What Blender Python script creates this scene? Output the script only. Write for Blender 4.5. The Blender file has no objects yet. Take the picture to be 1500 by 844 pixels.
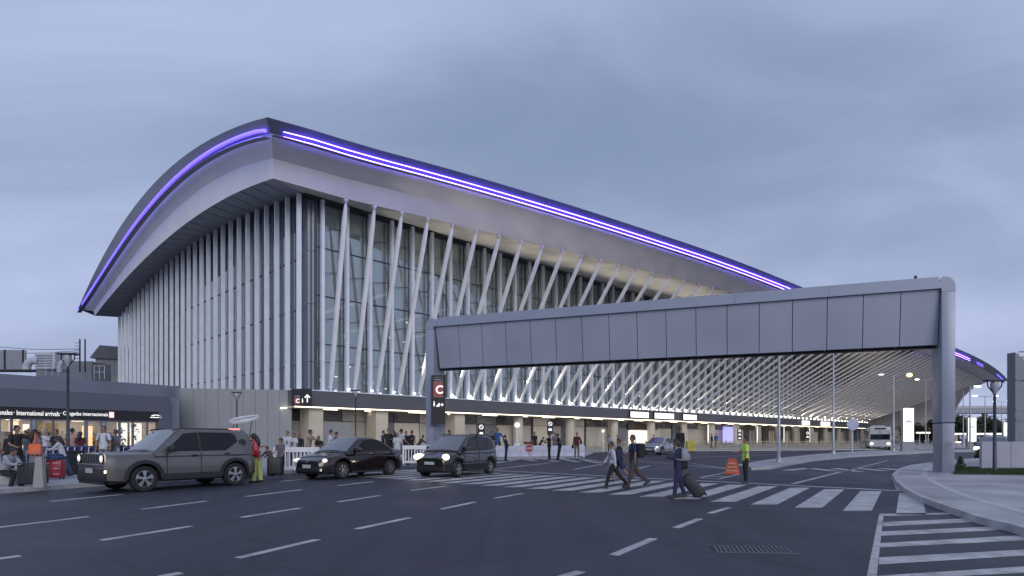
import bpy, bmesh, math, random
import numpy as np
from mathutils import Vector, Matrix
S = bpy.context.scene
COL = S.collection
R = math.radians
rnd = random.Random(7)
# ------------------------------------------------------------------ camera
F, CX, HOR, CH = 890.0, 750.0, 642.0, 1.5      # focal length and horizon in photo pixels, camera height in metres
cam = bpy.data.cameras.new('camera'); cam.sensor_width = 36; cam.lens = F/1500*36
cam.shift_y = (HOR-422)/1500; cam.clip_end = 6000; cam.clip_start = 0.1
co = bpy.data.objects.new('camera', cam); COL.objects.link(co)
co.location = (0, 0, CH); co.rotation_euler = (R(90), 0, 0); S.camera = co
# ------------------------------------------------------------------ world, sun, exposure
W = bpy.data.worlds.new("World"); S.world = W; W.use_nodes = True
nt = W.node_tree; N = nt.nodes; LK = nt.links; N.clear()
def nd(t, **k):
    n = N.new(t)
    for a, b in k.items(): setattr(n, a, b)
    return n
sky = nd('ShaderNodeTexSky', sky_type='NISHITA', sun_disc=False, sun_elevation=R(14), sun_rotation=R(160))
bg1 = nd('ShaderNodeBackground'); bg1.inputs[1].default_value = 0.05; LK.new(sky.outputs[0], bg1.inputs[0])
tc = nd('ShaderNodeTexCoord'); sep = nd('ShaderNodeSeparateXYZ'); LK.new(tc.outputs['Generated'], sep.inputs[0])
# project the direction on a cloud deck: xy / (z + .12)
za = nd('ShaderNodeMath', operation='MAXIMUM'); LK.new(sep.outputs[2], za.inputs[0]); za.inputs[1].default_value = 0
zb = nd('ShaderNodeMath', operation='ADD'); LK.new(za.outputs[0], zb.inputs[0]); zb.inputs[1].default_value = .34
dx = nd('ShaderNodeMath', operation='DIVIDE'); LK.new(sep.outputs[0], dx.inputs[0]); LK.new(zb.outputs[0], dx.inputs[1])
dy = nd('ShaderNodeMath', operation='DIVIDE'); LK.new(sep.outputs[1], dy.inputs[0]); LK.new(zb.outputs[0], dy.inputs[1])
cv = nd('ShaderNodeCombineXYZ'); LK.new(dx.outputs[0], cv.inputs[0]); LK.new(dy.outputs[0], cv.inputs[1])
mp = nd('ShaderNodeMapping'); mp.inputs['Scale'].default_value = (.55, 1.0, 1); mp.inputs['Rotation'].default_value = (0, 0, R(-48)); mp.inputs['Location'].default_value = (3.1, 1.7, 0)
LK.new(cv.outputs[0], mp.inputs[0])
nz = nd('ShaderNodeTexNoise'); nz.inputs['Scale'].default_value = 1.0; nz.inputs['Detail'].default_value = 6; nz.inputs['Roughness'].default_value = .42; nz.inputs['Distortion'].default_value = .5
LK.new(mp.outputs[0], nz.inputs['Vector'])
cr = nd('ShaderNodeValToRGB'); e = cr.color_ramp.elements
e[0].position = .32; e[0].color = (.265, .345, .53, 1); e[1].position = .64; e[1].color = (.53, .635, .895, 1)
cr.color_ramp.interpolation = 'EASE'
n2 = nd('ShaderNodeTexNoise'); n2.inputs['Scale'].default_value = 3.4; n2.inputs['Detail'].default_value = 8; n2.inputs['Roughness'].default_value = .55; n2.inputs['Distortion'].default_value = .8; LK.new(mp.outputs[0], n2.inputs['Vector'])
mz = nd('ShaderNodeMix', data_type='FLOAT'); mz.inputs[0].default_value = .24; LK.new(nz.outputs[0], mz.inputs[2]); LK.new(n2.outputs[0], mz.inputs[3]); LK.new(mz.outputs[0], cr.inputs[0])
hz = nd('ShaderNodeMapRange'); LK.new(sep.outputs[2], hz.inputs[0]); hz.inputs[1].default_value = 0; hz.inputs[2].default_value = .42; hz.inputs[3].default_value = .55; hz.inputs[4].default_value = 0
mx = nd('ShaderNodeMix', data_type='RGBA'); LK.new(hz.outputs[0], mx.inputs[0]); LK.new(cr.outputs[0], mx.inputs[6]); mx.inputs[7].default_value = (.51, .555, .80, 1)
hi = nd('ShaderNodeMapRange'); LK.new(sep.outputs[2], hi.inputs[0]); hi.inputs[1].default_value = .25; hi.inputs[2].default_value = .75; hi.inputs[3].default_value = 1; hi.inputs[4].default_value = .85
mh = nd('ShaderNodeMix', data_type='RGBA', blend_type='MULTIPLY'); mh.inputs[0].default_value = 1; LK.new(mx.outputs[2], mh.inputs[6]); LK.new(hi.outputs[0], mh.inputs[7])
bg2 = nd('ShaderNodeBackground'); bg2.inputs[1].default_value = 1.0; LK.new(mh.outputs[2], bg2.inputs[0])
ms = nd('ShaderNodeMixShader'); ms.inputs[0].default_value = .93; LK.new(bg1.outputs[0], ms.inputs[1]); LK.new(bg2.outputs[0], ms.inputs[2])
wo = nd('ShaderNodeOutputWorld'); LK.new(ms.outputs[0], wo.inputs[0])
sl = bpy.data.lights.new('sun', 'SUN'); sl.energy = 1.15; sl.angle = R(35); sl.color = (1, .965, .965)
so = bpy.data.objects.new('sun', sl); COL.objects.link(so); so.rotation_euler = (R(90-14-8), 0, R(16)); so.location = (0, -20, 60)
S.view_settings.view_transform = 'Standard'; S.view_settings.look = 'None'; S.view_settings.exposure = 0; S.view_settings.gamma = 1
S.render.engine = 'CYCLES'; S.cycles.use_denoising = True; S.cycles.max_bounces = 6; S.cycles.transparent_max_bounces = 12
S.cycles.sample_clamp_indirect = 4
# ------------------------------------------------------------------ helpers
def gp(px, py, z=0.0):
    Y = F*(CH-z)/(py-HOR); return Vector(((px-CX)*Y/F, Y, z))
def at(px, py, Y): return Vector(((px-CX)*Y/F, Y, CH+(HOR-py)*Y/F))
MATS = {}
def mat(name, col, rough=.6, metal=0, emit=None, es=1, var=.12, vscale=3.0, bump=0, bscale=40, spec=.5, coat=0, alpha=1):
    if name in MATS: return MATS[name]
    m = bpy.data.materials.new(name); m.use_nodes = True; t = m.node_tree; b = t.nodes['Principled BSDF']
    b.inputs['Base Color'].default_value = (*col, 1); b.inputs['Roughness'].default_value = rough; b.inputs['Metallic'].default_value = metal
    b.inputs['Specular IOR Level'].default_value = spec; b.inputs['Coat Weight'].default_value = coat
    if emit: b.inputs['Emission Color'].default_value = (*emit, 1); b.inputs['Emission Strength'].default_value = es
    tcn = t.nodes.new('ShaderNodeTexCoord')
    if var:
        n = t.nodes.new('ShaderNodeTexNoise'); n.inputs['Scale'].default_value = vscale; n.inputs['Detail'].default_value = 5
        t.links.new(tcn.outputs['Object'], n.inputs['Vector'])
        r = t.nodes.new('ShaderNodeMapRange'); r.inputs[1].default_value = .3; r.inputs[2].default_value = .7; r.inputs[3].default_value = 1-var; r.inputs[4].default_value = 1+var
        t.links.new(n.outputs[0], r.inputs[0])
        x = t.nodes.new('ShaderNodeMix'); x.data_type = 'RGBA'; x.blend_type = 'MULTIPLY'; x.inputs[0].default_value = 1; x.inputs[6].default_value = (*col, 1)
        t.links.new(r.outputs[0], x.inputs[7]); t.links.new(x.outputs[2], b.inputs['Base Color'])
        r2 = t.nodes.new('ShaderNodeMapRange'); r2.inputs[1].default_value = .3; r2.inputs[2].default_value = .7; r2.inputs[3].default_value = max(0, rough-.08); r2.inputs[4].default_value = min(1, rough+.08)
        t.links.new(n.outputs[0], r2.inputs[0]); t.links.new(r2.outputs[0], b.inputs['Roughness'])
    if bump:
        n = t.nodes.new('ShaderNodeTexNoise'); n.inputs['Scale'].default_value = bscale; n.inputs['Detail'].default_value = 3
        t.links.new(tcn.outputs['Object'], n.inputs['Vector'])
        bp = t.nodes.new('ShaderNodeBump'); bp.inputs['Strength'].default_value = bump; bp.inputs['Distance'].default_value = .02
        t.links.new(n.outputs[0], bp.inputs['Height']); t.links.new(bp.outputs[0], b.inputs['Normal'])
    MATS[name] = m; return m
def glassmat(name, tint, refl=.35, gcol=(.9, .95, 1), rough=.02, lighten=0):
    if name in MATS: return MATS[name]
    m = bpy.data.materials.new(name); m.use_nodes = True; t = m.node_tree; t.nodes.clear()
    o = t.nodes.new('ShaderNodeOutputMaterial'); tr = t.nodes.new('ShaderNodeBsdfTransparent'); tr.inputs[0].default_value = (*tint, 1)
    g = t.nodes.new('ShaderNodeBsdfGlossy'); g.inputs[0].default_value = (*gcol, 1); g.inputs['Roughness'].default_value = rough
    f = t.nodes.new('ShaderNodeFresnel'); f.inputs[0].default_value = 1.5
    r = t.nodes.new('ShaderNodeMapRange'); r.inputs[1].default_value = 0; r.inputs[2].default_value = .6; r.inputs[3].default_value = refl; r.inputs[4].default_value = 1
    t.links.new(f.outputs[0], r.inputs[0])
    x = t.nodes.new('ShaderNodeMixShader'); t.links.new(r.outputs[0], x.inputs[0]); t.links.new(tr.outputs[0], x.inputs[1]); t.links.new(g.outputs[0], x.inputs[2])
    if lighten:   # dust-like diffuse tone mixed in to brighten the dark pane
        df = t.nodes.new('ShaderNodeBsdfDiffuse'); df.inputs[0].default_value = (.55, .62, .60, 1); y = t.nodes.new('ShaderNodeMixShader'); y.inputs[0].default_value = lighten
        t.links.new(x.outputs[0], y.inputs[1]); t.links.new(df.outputs[0], y.inputs[2]); x = y
    t.links.new(x.outputs[0], o.inputs[0]); MATS[name] = m; return m
def emat(name, col, es):
    return mat(name, (.6, .6, .6), .5, emit=col, es=es, var=0)
class MB:
    def __init__(s): s.v = []; s.f = []
    def add(s, vs, fs):
        k = len(s.v); s.v += [tuple(p) for p in vs]; s.f += [tuple(i+k for i in q) for q in fs]; return s
    def box(s, c, d, rz=0, ry=0, rx=0):
        M = Matrix.Rotation(rz, 3, 'Z') @ Matrix.Rotation(ry, 3, 'Y') @ Matrix.Rotation(rx, 3, 'X')
        vs = [Vector(c)+M @ Vector((x*d[0]/2, y*d[1]/2, z*d[2]/2)) for x in (-1, 1) for y in (-1, 1) for z in (-1, 1)]
        return s.add(vs, [(0, 1, 3, 2), (4, 6, 7, 5), (0, 4, 5, 1), (2, 3, 7, 6), (0, 2, 6, 4), (1, 5, 7, 3)])
    def b2(s, p, q):
        return s.box([(p[i]+q[i])/2 for i in range(3)], [abs(q[i]-p[i]) for i in range(3)])
    def tube(s, p0, p1, r0, r1=None, n=8, cap=True):
        r1 = r0 if r1 is None else r1
        return s.path([p0, p1], [r0, r1], n, cap)
    def path(s, pts, rs, n=8, cap=True):
        pts = [Vector(p) for p in pts]
        if not hasattr(rs, '__len__'): rs = [rs]*len(pts)
        k = len(s.v); prev = None
        for i, p in enumerate(pts):
            d = (pts[min(i+1, len(pts)-1)]-pts[max(i-1, 0)]).normalized()
            if prev is None: u = d.orthogonal().normalized() if abs(d.z) < .99 else Vector((1, 0, 0))
            else: u = (prev-d*prev.dot(d)).normalized()
            prev = u; w = d.cross(u)
            for j in range(n):
                a = 2*math.pi*j/n; s.v.append(tuple(p+(u*math.cos(a)+w*math.sin(a))*rs[i]))
        for i in range(len(pts)-1):
            for j in range(n):
                s.f.append((k+i*n+j, k+i*n+(j+1) % n, k+(i+1)*n+(j+1) % n, k+(i+1)*n+j))
        if cap:
            s.f.append(tuple(k+j for j in range(n))[::-1]); s.f.append(tuple(k+(len(pts)-1)*n+j for j in range(n)))
        return s
    def beam(s, p0, p1, side, st):
        """box beam from p0 to p1; side = width direction; st = [(t, width, depth)]"""
        p0 = Vector(p0); p1 = Vector(p1); d = (p1-p0).normalized(); u = Vector(side); u = (u-d*u.dot(d)).normalized(); w = d.cross(u)
        k = len(s.v)
        for t, a, b in st:
            c = p0.lerp(p1, t)
            for x, y in ((-1, -1), (1, -1), (1, 1), (-1, 1)): s.v.append(tuple(c+u*x*a/2+w*y*b/2))
        for i in range(len(st)-1):
            for j in range(4): s.f.append((k+i*4+j, k+i*4+(j+1) % 4, k+i*4+4+(j+1) % 4, k+i*4+4+j))
        s.f.append((k+3, k+2, k+1, k)); e = k+4*(len(st)-1); s.f.append((e, e+1, e+2, e+3)); return s
    def prism(s, pts, z0, z1):
        n = len(pts); k = len(s.v)
        s.v += [(p[0], p[1], z0) for p in pts]+[(p[0], p[1], z1) for p in pts]
        s.f.append(tuple(k+i for i in range(n))[::-1]); s.f.append(tuple(k+n+i for i in range(n)))
        for i in range(n): s.f.append((k+i, k+(i+1) % n, k+n+(i+1) % n, k+n+i))
        return s
    def slab(s, pts, off):
        """closed slab: polygon pts (3-D) extruded by vector off"""
        n = len(pts); k = len(s.v); off = Vector(off)
        s.v += [tuple(p) for p in pts]+[tuple(Vector(p)+off) for p in pts]
        s.f.append(tuple(k+i for i in range(n))[::-1]); s.f.append(tuple(k+n+i for i in range(n)))
        for i in range(n): s.f.append((k+i, k+(i+1) % n, k+n+(i+1) % n, k+n+i))
        return s
    def grid(s, rows, close=False):
        k = len(s.v); m = len(rows[0])
        for r in rows: s.v += [tuple(p) for p in r]
        for i in range(len(rows)-1):
            for j in range(m-1 if not close else m):
                s.f.append((k+i*m+j, k+i*m+(j+1) % m, k+(i+1)*m+(j+1) % m, k+(i+1)*m+j))
        return s
    def lathe(s, prof, n=12, c=(0, 0, 0), axis='z'):
        rows = []
        for r, h in prof:
            row = []
            for j in range(n):
                a = 2*math.pi*j/n; x, y = r*math.cos(a), r*math.sin(a)
                p = {'z': (x, y, h), 'y': (x, h, y), 'x': (h, x, y)}[axis]
                row.append((c[0]+p[0], c[1]+p[1], c[2]+p[2]))
            rows.append(row)
        return s.grid(rows, True)
    def ball(s, c, r, n=8, m=6):
        rx, ry, rz = r if hasattr(r, '__len__') else (r, r, r)
        rows = []
        for i in range(m+1):
            t = math.pi*i/m; rr = max(math.sin(t), 1e-3)
            rows.append([(c[0]+rx*rr*math.cos(2*math.pi*j/n), c[1]+ry*rr*math.sin(2*math.pi*j/n), c[2]+rz*math.cos(t)) for j in range(n)])
        return s.grid(rows, True)
    def rbox(s, c, d, bev=.03, seg=2, M=None):
        bm = bmesh.new(); bmesh.ops.create_cube(bm, size=1)
        for v in bm.verts: v.co = Vector((v.co.x*d[0], v.co.y*d[1], v.co.z*d[2]))
        bmesh.ops.bevel(bm, geom=bm.edges[:], offset=bev, segments=seg, profile=.5, affect='EDGES')
        bm.verts.index_update(); M = M or Matrix.Identity(3)
        vs = [Vector(c)+M @ v.co for v in bm.verts]; fs = [[v.index for v in f.verts] for f in bm.faces]; bm.free()
        return s.add(vs, fs)
    def move(s, M):
        s.v = [tuple(M @ Vector(p)) for p in s.v]; return s
    def mesh(s, name, m, smooth=False, recalc=True):
        me = bpy.data.meshes.new(name); me.from_pydata(s.v, [], s.f)
        if recalc:
            bm = bmesh.new(); bm.from_mesh(me); bmesh.ops.recalc_face_normals(bm, faces=bm.faces[:]); bm.to_mesh(me); bm.free()
        if m: me.materials.append(m)
        if smooth:
            me.shade_smooth()
            try: me.set_sharp_from_angle(angle=R(smooth if smooth > 1 else 40))
            except Exception: pass
        return me
    def build(s, name, m, parent=None, smooth=False, recalc=True, **props):
        o = bpy.data.objects.new(name, s.mesh(name, m, smooth, recalc)); COL.objects.link(o)
        if parent: o.parent = parent
        for k, v in props.items(): o[k] = v
        return o
def thing(name, label, cat, loc=(0, 0, 0), rz=0, group=None, kind=None, scale=None):
    o = bpy.data.objects.new(name, None); COL.objects.link(o); o.empty_display_size = .3
    o.location = loc; o.rotation_euler = (0, 0, rz); o['label'] = label; o['category'] = cat
    if group: o['group'] = group
    if kind: o['kind'] = kind
    if scale: o.scale = (scale,)*3
    return o
def tag(o, label, cat, group=None):
    o['label'] = label; o['category'] = cat
    if group: o['group'] = group
    return o
CH_OF = {}
def copy_tree(o, parent=None):
    c = o.copy(); COL.objects.link(c); c.parent = parent
    for ch in [x for x in KIDS.get(o.name, [])]: copy_tree(ch, c)
    return c
KIDS = {}
def index_kids(root):
    for ch in root.children: KIDS.setdefault(root.name, []).append(ch); index_kids(ch)
def clone(root, loc, rz, label=None, group=None):
    if root.name not in KIDS: index_kids(root)
    c = copy_tree(root); c.location = loc; c.rotation_euler = (0, 0, rz)
    if label: c['label'] = label
    if group: c['group'] = group
    return c
def text(name, body, m, parent, loc, rot, width=None, height=None, ext=.01, bold=.02):
    cu = bpy.data.curves.new(name, 'FONT'); cu.body = body; cu.extrude = ext; cu.offset = bold; cu.align_x = 'LEFT'; cu.resolution_u = 3
    o = bpy.data.objects.new(name, cu); COL.objects.link(o)
    bpy.context.view_layer.update()
    me = bpy.data.meshes.new_from_object(o.evaluated_get(bpy.context.evaluated_depsgraph_get()))
    bpy.data.objects.remove(o); me.materials.clear(); me.materials.append(m)
    xs = [v.co.x for v in me.vertices]; ys = [v.co.y for v in me.vertices]
    w = max(xs)-min(xs); h = max(ys)-min(ys); x0 = min(xs); y0 = min(ys)
    sx = (width/w) if width else height/h; sy = (height/h) if height else sx
    if not width: sx = sy
    for v in me.vertices: v.co = ((v.co.x-x0)*sx, (v.co.y-y0)*sy, v.co.z)
    o = bpy.data.objects.new(name, me); COL.objects.link(o); o.parent = parent; o.location = loc; o.rotation_euler = rot
    return o
# ------------------------------------------------------------------ materials
def asphalt():
    m = mat('asphalt', (.050, .050, .062), .62, var=.0, bump=.35, bscale=55, spec=.4); t = m.node_tree; b = t.nodes['Principled BSDF']
    tcn = t.nodes.new('ShaderNodeTexCoord')
    def noise(s, d, r=.5, mpv=None):
        n = t.nodes.new('ShaderNodeTexNoise'); n.inputs['Scale'].default_value = s; n.inputs['Detail'].default_value = d; n.inputs['Roughness'].default_value = r
        if mpv:
            q = t.nodes.new('ShaderNodeMapping'); q.inputs['Scale'].default_value = mpv; q.inputs['Rotation'].default_value = (0, 0, R(27)); t.links.new(tcn.outputs['Object'], q.inputs[0]); t.links.new(q.outputs[0], n.inputs['Vector'])
        else: t.links.new(tcn.outputs['Object'], n.inputs['Vector'])
        return n
    def mr(n, a, b_, lo=.3, hi=.7):
        r = t.nodes.new('ShaderNodeMapRange'); r.inputs[1].default_value = lo; r.inputs[2].default_value = hi; r.inputs[3].default_value = a; r.inputs[4].default_value = b_; t.links.new(n.outputs[0], r.inputs[0]); return r
    a = mr(noise(.16, 6, .6), .72, 1.22); c = mr(noise(.9, 3, .5, (1.6, .06, 1)), .78, 1.2); g = mr(noise(38, 2), .8, 1.25)
    p = t.nodes.new('ShaderNodeMath'); p.operation = 'MULTIPLY'; t.links.new(a.outputs[0], p.inputs[0]); t.links.new(c.outputs[0], p.inputs[1])
    q = t.nodes.new('ShaderNodeMath'); q.operation = 'MULTIPLY'; t.links.new(p.outputs[0], q.inputs[0]); t.links.new(g.outputs[0], q.inputs[1])
    x = t.nodes.new('ShaderNodeMix'); x.data_type = 'RGBA'; x.blend_type = 'MULTIPLY'; x.inputs[0].default_value = 1; x.inputs[6].default_value = (.036, .038, .055, 1)
    t.links.new(q.outputs[0], x.inputs[7]); t.links.new(x.outputs[2], b.inputs['Base Color'])
    vo = t.nodes.new('ShaderNodeTexVoronoi'); vo.feature = 'DISTANCE_TO_EDGE'; vo.inputs['Scale'].default_value = .22
    wv = noise(1.4, 4, .6); ad = t.nodes.new('ShaderNodeVectorMath'); ad.operation = 'MULTIPLY_ADD'; t.links.new(wv.outputs['Color'], ad.inputs[0]); ad.inputs[1].default_value = (.9, .9, .9); t.links.new(tcn.outputs['Object'], ad.inputs[2]); t.links.new(ad.outputs[0], vo.inputs['Vector'])
    ck = t.nodes.new('ShaderNodeMapRange'); ck.inputs[1].default_value = .002; ck.inputs[2].default_value = .012; ck.inputs[3].default_value = .62; ck.inputs[4].default_value = 1; t.links.new(vo.outputs['Distance'], ck.inputs[0])
    vp = t.nodes.new('ShaderNodeTexVoronoi'); vp.distance = 'CHEBYCHEV'; vp.inputs['Scale'].default_value = .11; mq = t.nodes.new('ShaderNodeMapping'); mq.inputs['Rotation'].default_value = (0, 0, R(27)); mq.inputs['Scale'].default_value = (1.6, .7, 1); t.links.new(tcn.outputs['Object'], mq.inputs[0]); t.links.new(mq.outputs[0], vp.inputs['Vector'])
    sp_ = t.nodes.new('ShaderNodeSeparateColor'); t.links.new(vp.outputs['Color'], sp_.inputs[0]); pt_ = t.nodes.new('ShaderNodeMapRange'); pt_.inputs[1].default_value = .0; pt_.inputs[2].default_value = 1; pt_.inputs[3].default_value = .84; pt_.inputs[4].default_value = 1.16; t.links.new(sp_.outputs[0], pt_.inputs[0])
    m1 = t.nodes.new('ShaderNodeMath'); m1.operation = 'MULTIPLY'; t.links.new(ck.outputs[0], m1.inputs[0]); t.links.new(pt_.outputs[0], m1.inputs[1])
    m2 = t.nodes.new('ShaderNodeMath'); m2.operation = 'MULTIPLY'; t.links.new(m1.outputs[0], m2.inputs[0]); t.links.new(q.outputs[0], m2.inputs[1]); t.links.new(m2.outputs[0], x.inputs[7])
    r = mr(noise(.16, 6, .6), .46, .74); t.links.new(r.outputs[0], b.inputs['Roughness'])
    return m
M_asph = asphalt()
M_paint = mat('road_paint', (.44, .44, .45), .6, var=.35, vscale=2.2, bump=.2)
def worn(m):
    # worn road paint: speckles of asphalt show through
    t = m.node_tree; b = t.nodes['Principled BSDF']; src = b.inputs['Base Color'].links[0].from_socket
    tcn = t.nodes.new('ShaderNodeTexCoord'); n = t.nodes.new('ShaderNodeTexNoise'); n.inputs['Scale'].default_value = 9; n.inputs['Detail'].default_value = 8; n.inputs['Roughness'].default_value = .75
    t.links.new(tcn.outputs['Object'], n.inputs['Vector']); r = t.nodes.new('ShaderNodeMapRange'); r.inputs[1].default_value = .56; r.inputs[2].default_value = .66; t.links.new(n.outputs[0], r.inputs[0])
    x = t.nodes.new('ShaderNodeMix'); x.data_type = 'RGBA'; t.links.new(r.outputs[0], x.inputs[0]); t.links.new(src, x.inputs[6]); x.inputs[7].default_value = (.10, .10, .11, 1); t.links.new(x.outputs[2], b.inputs['Base Color'])
worn(M_paint)
M_pave = mat('pavement_concrete', (.36, .355, .37), .75, var=.34, vscale=.45, bump=.25, bscale=20)
M_kerb = mat('kerb_concrete', (.42, .415, .43), .75, var=.2, vscale=2, bump=.2)
M_grass = mat('grass', (.05, .072, .03), .9, var=.3, vscale=6, bump=.8, bscale=60)
M_earth = mat('far_ground', (.07, .075, .06), .9, var=.3, vscale=.05)
M_fin = mat('fin_white', (.76, .79, .86), .45, var=.07, vscale=.8)
M_slat = mat('slat_white', (.78, .78, .79), .42, var=.07, vscale=.8)
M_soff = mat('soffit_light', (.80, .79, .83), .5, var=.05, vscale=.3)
M_soffl = mat('soffit_long', (.60, .58, .63), .5, var=.07, vscale=.25)  # darker copy of the eave colour, offsets uplight and sun on the long side
M_fasc = mat('fascia_grey', (.17, .18, .23), .5, var=.08, vscale=.4)
M_dkpan = mat('panel_dark', (.30, .31, .35), .5, var=.1, vscale=.5)
M_band = mat('band_grey', (.11, .11, .12), .55, var=.08, vscale=.5)
M_cream = mat('cream_panel', (.54, .49, .40), .6, var=.08, vscale=.5)
M_shut = mat('shutter_beige', (.42, .39, .34), .6, var=.08, vscale=.5)
M_brown = mat('brown_frame', (.06, .045, .04), .5, var=.1)
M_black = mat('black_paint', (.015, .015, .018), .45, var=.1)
M_wall = mat('wall_grey', (.27, .28, .29), .6, var=.06, vscale=.25)
M_conc = mat('concrete', (.33, .32, .32), .8, var=.15, vscale=1.2, bump=.2, bscale=15)
M_steel = mat('galvanised_steel', (.42, .43, .45), .4, metal=.7, var=.1)
M_gantry = mat('gantry_metal', (.30, .33, .41), .42, metal=.25, var=.05, vscale=.5)
M_gpan = mat('gantry_panel', (.33, .35, .43), .38, metal=.15, var=.07, vscale=.35)
M_mull = mat('mullion_dark', (.06, .07, .09), .4, var=.1)
M_int = mat('interior_dark', (.32, .33, .32), .8, var=.2, vscale=.3)
M_glass = glassmat('facade_glass', (.66, .74, .72), .24, lighten=.20)
M_glassb = glassmat('end_glass', (.26, .32, .40), .22, lighten=.16)
M_shopg = glassmat('shop_glass', (.95, .95, .93), .05)
M_white = mat('white_plastic', (.74, .75, .78), .45, var=.08)
M_rub = mat('rubber', (.018, .018, .02), .8, var=.15)
E_neonR = emat('neon_right', (.12, .06, 1.0), 34.0)
E_neonL = emat('neon_left', (.10, .045, 1.0), 2.4)
E_warm = emat('warm_strip', (1.0, .84, .58), 5)
E_flood = emat('flood_white', (1.0, .90, .72), 26)
E_box = emat('lightbox_white', (.97, 1.0, .90), 1.35)
E_sign = emat('sign_letters', (1.0, .97, .95), .95)
E_lamp = emat('lamp_spot', (1.0, .9, .7), 6)
E_yel = emat('lamp_yellow', (1.0, .62, .16), 6)
E_shop = emat('shop_light', (1.0, .80, .50), 2.6)
E_shopw = emat('shop_white', (1.0, .93, .82), 1.2)
M_red = mat('sign_red', (.42, .10, .09), .5, var=.05)
# ------------------------------------------------------------------ ground, road, pavements
g = MB().add([(-1500, -300, -.03), (1500, -300, -.03), (1500, 2500, -.03), (-1500, 2500, -.03)], [(0, 1, 2, 3)]).build('ground', M_earth); g['kind'] = 'structure'
road = MB().add([(-220, -40, 0), (500, -40, 0), (500, 700, 0), (-220, 700, 0)], [(0, 1, 2, 3)]).build('road', M_asph); road['kind'] = 'structure'
def mark(name, pts, z=.004, m=None, world=False):
    P = [Vector((p[0], p[1], z)) if world else gp(p[0], p[1]) for p in pts]
    for p in P: p.z = z
    return MB().slab(P, (0, 0, -.0035)).build(name, m or M_paint, road)
def stripe(name, a, b, w, z=.004):
    a = gp(*a); b = gp(*b); d = (b-a).normalized(); n = Vector((-d.y, d.x, 0))*w/2
    return mark(name, [a+n, b+n, b-n, a-n], z, world=True)
for a, b in [((75, 734.5), (180, 724.5)), ((209, 746), (303.5, 734)), ((360, 727.5), (441, 717.5)), ((495, 711.5), (547.5, 705.5)), ((410, 705), (450, 702)),
             ((-12, 774), (129, 757)), ((149, 791.5), (280, 771)), ((354, 758), (439, 744.5)), ((495, 735.5), (556, 726)), ((602.5, 718.5), (651.5, 712.5)),
             ((348.5, 817.5), (465, 790.5)), ((522.5, 775), (600, 758.5)), ((646.5, 746), (696, 735.5)), ((725, 730), (765, 723)),
             ((-20, 821), (30, 814.5)), ((235, 845), (265, 839.5)), ((822, 846), (851, 837.5)), ((899, 813.5), (957.5, 789)), ((990, 773.5), (1025, 760)), ((1040, 752), (1068.5, 743.5))]:
    stripe('lane_dash', a, b, .13)
# crosswalk: stripes 0.6 m wide, about 5 m long, one metre apart
base = Vector((7.95, 11.9, 0)); sd = Vector((.545, .838, 0)); step = (gp(1041, 735)-gp(1312.5, 754))/4
base = gp(1312.5, 754)
for i in range(22):
    p = base+step*i; ln = 5.6-.02*i; w = Vector((.60, .01, 0)) if i else Vector((.58, -.02, 0))
    q = p+sd*ln
    mark('crosswalk_stripe', [p, p+w, q+w, q], world=True)
stripe('stop_line', (560, 681), (1325, 719.5), .22)
# hatched area in the right foreground
mark('hatch_line', [(1287.5, 755.3), (1294, 755.3), (1284, 846), (1269.5, 846)], .0045)
for a, b, c, d in [((1287, 756), (1414, 753), (1418, 751), (1289, 753)), ((1293, 771), (1441, 764), (1436, 759), (1294, 765)), ((1291, 785), (1475, 776), (1470, 771), (1291, 779)),
                   ((1289, 802), (1506, 791), (1506, 784), (1290, 796)), ((1287, 827), (1512, 813), (1512, 805), (1288, 817)), ((1284, 850), (1520, 838), (1520, 829), (1285, 844))]:
    mark('hatch_stripe', [a, b, c, d])
# second zebra far right and thin guide lines
for a, b in [((1153, 689), (1183, 686)), ((1187, 686), (1222, 690)), ((1222, 686), (1259, 691)), ((1256, 686), (1297, 690)), ((1290, 686), (1322, 689))]:
    stripe('crosswalk_stripe', a, b, .5)
for a, b, w in [((1161, 709), (1233, 691), .14), ((1240, 690), (1300, 675), .12), ((1308, 697), (1316, 718), .12), ((1308, 697), (1322, 689), .12), ((721, 688), (821, 676), .14), ((840, 688), (882, 680), .14), ((922, 690), (952, 682), .14),
                ((848, 671), (895, 678), .16), ((935, 675.5), (1070, 687), .16), ((1014, 679), (1066, 686.5), .12), ((1020, 664), (1140, 662.5), .15), ((1000, 671), (1140, 665.5), .12),
                ((1026, 700), (1064, 692), .12), ((1064, 692), (1080, 694), .12), ((1026, 700), (1052, 702), .12), ((1052, 702), (1082, 695), .12), ((1043, 698), (1066, 698), .12)]:
    stripe('guide_line', a, b, w)
for a, b in [((725, 678), (755, 674)), ((760, 671.5), (785, 675.5)), ((792, 672), (815, 675.8)), ((821, 672), (848, 677)), ((850, 673), (879, 678.5))]:
    stripe('crosswalk_stripe', a, b, .45)
for px, py, w in [(1105, 745.5, 40)]:
    p = gp(px, py); o = MB().lathe([(.0, .006), (.28, .006), (.33, .004), (.36, .003)], 20, (p.x, p.y, 0)).build('manhole_cover', mat('cast_iron', (.035, .035, .04), .5, metal=.4), road)
p = gp(1101, 805.5); gr = thing('drain_grate', 'long slotted iron drain grate set in the dark road near the hatched area', 'drain', p, 0)
gr.rotation_euler = (0, 0, R(-6)); MB().b2((-.50, -.24, .001), (.50, .24, .004)).build('pit', M_black, gr)
for i in range(17): MB().box((-.47+i*.0585, 0, .009), (.030, .46, .012), rz=-.12).build('bar', mat('iron_bar', (.11, .11, .13), .5, metal=.3), gr)
for s_ in (-1, 1): MB().b2((-.52, s_*.25-.015, .001), (.52, s_*.25+.015, .012)).build('frame_bar', MATS['iron_bar'], gr)
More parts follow.
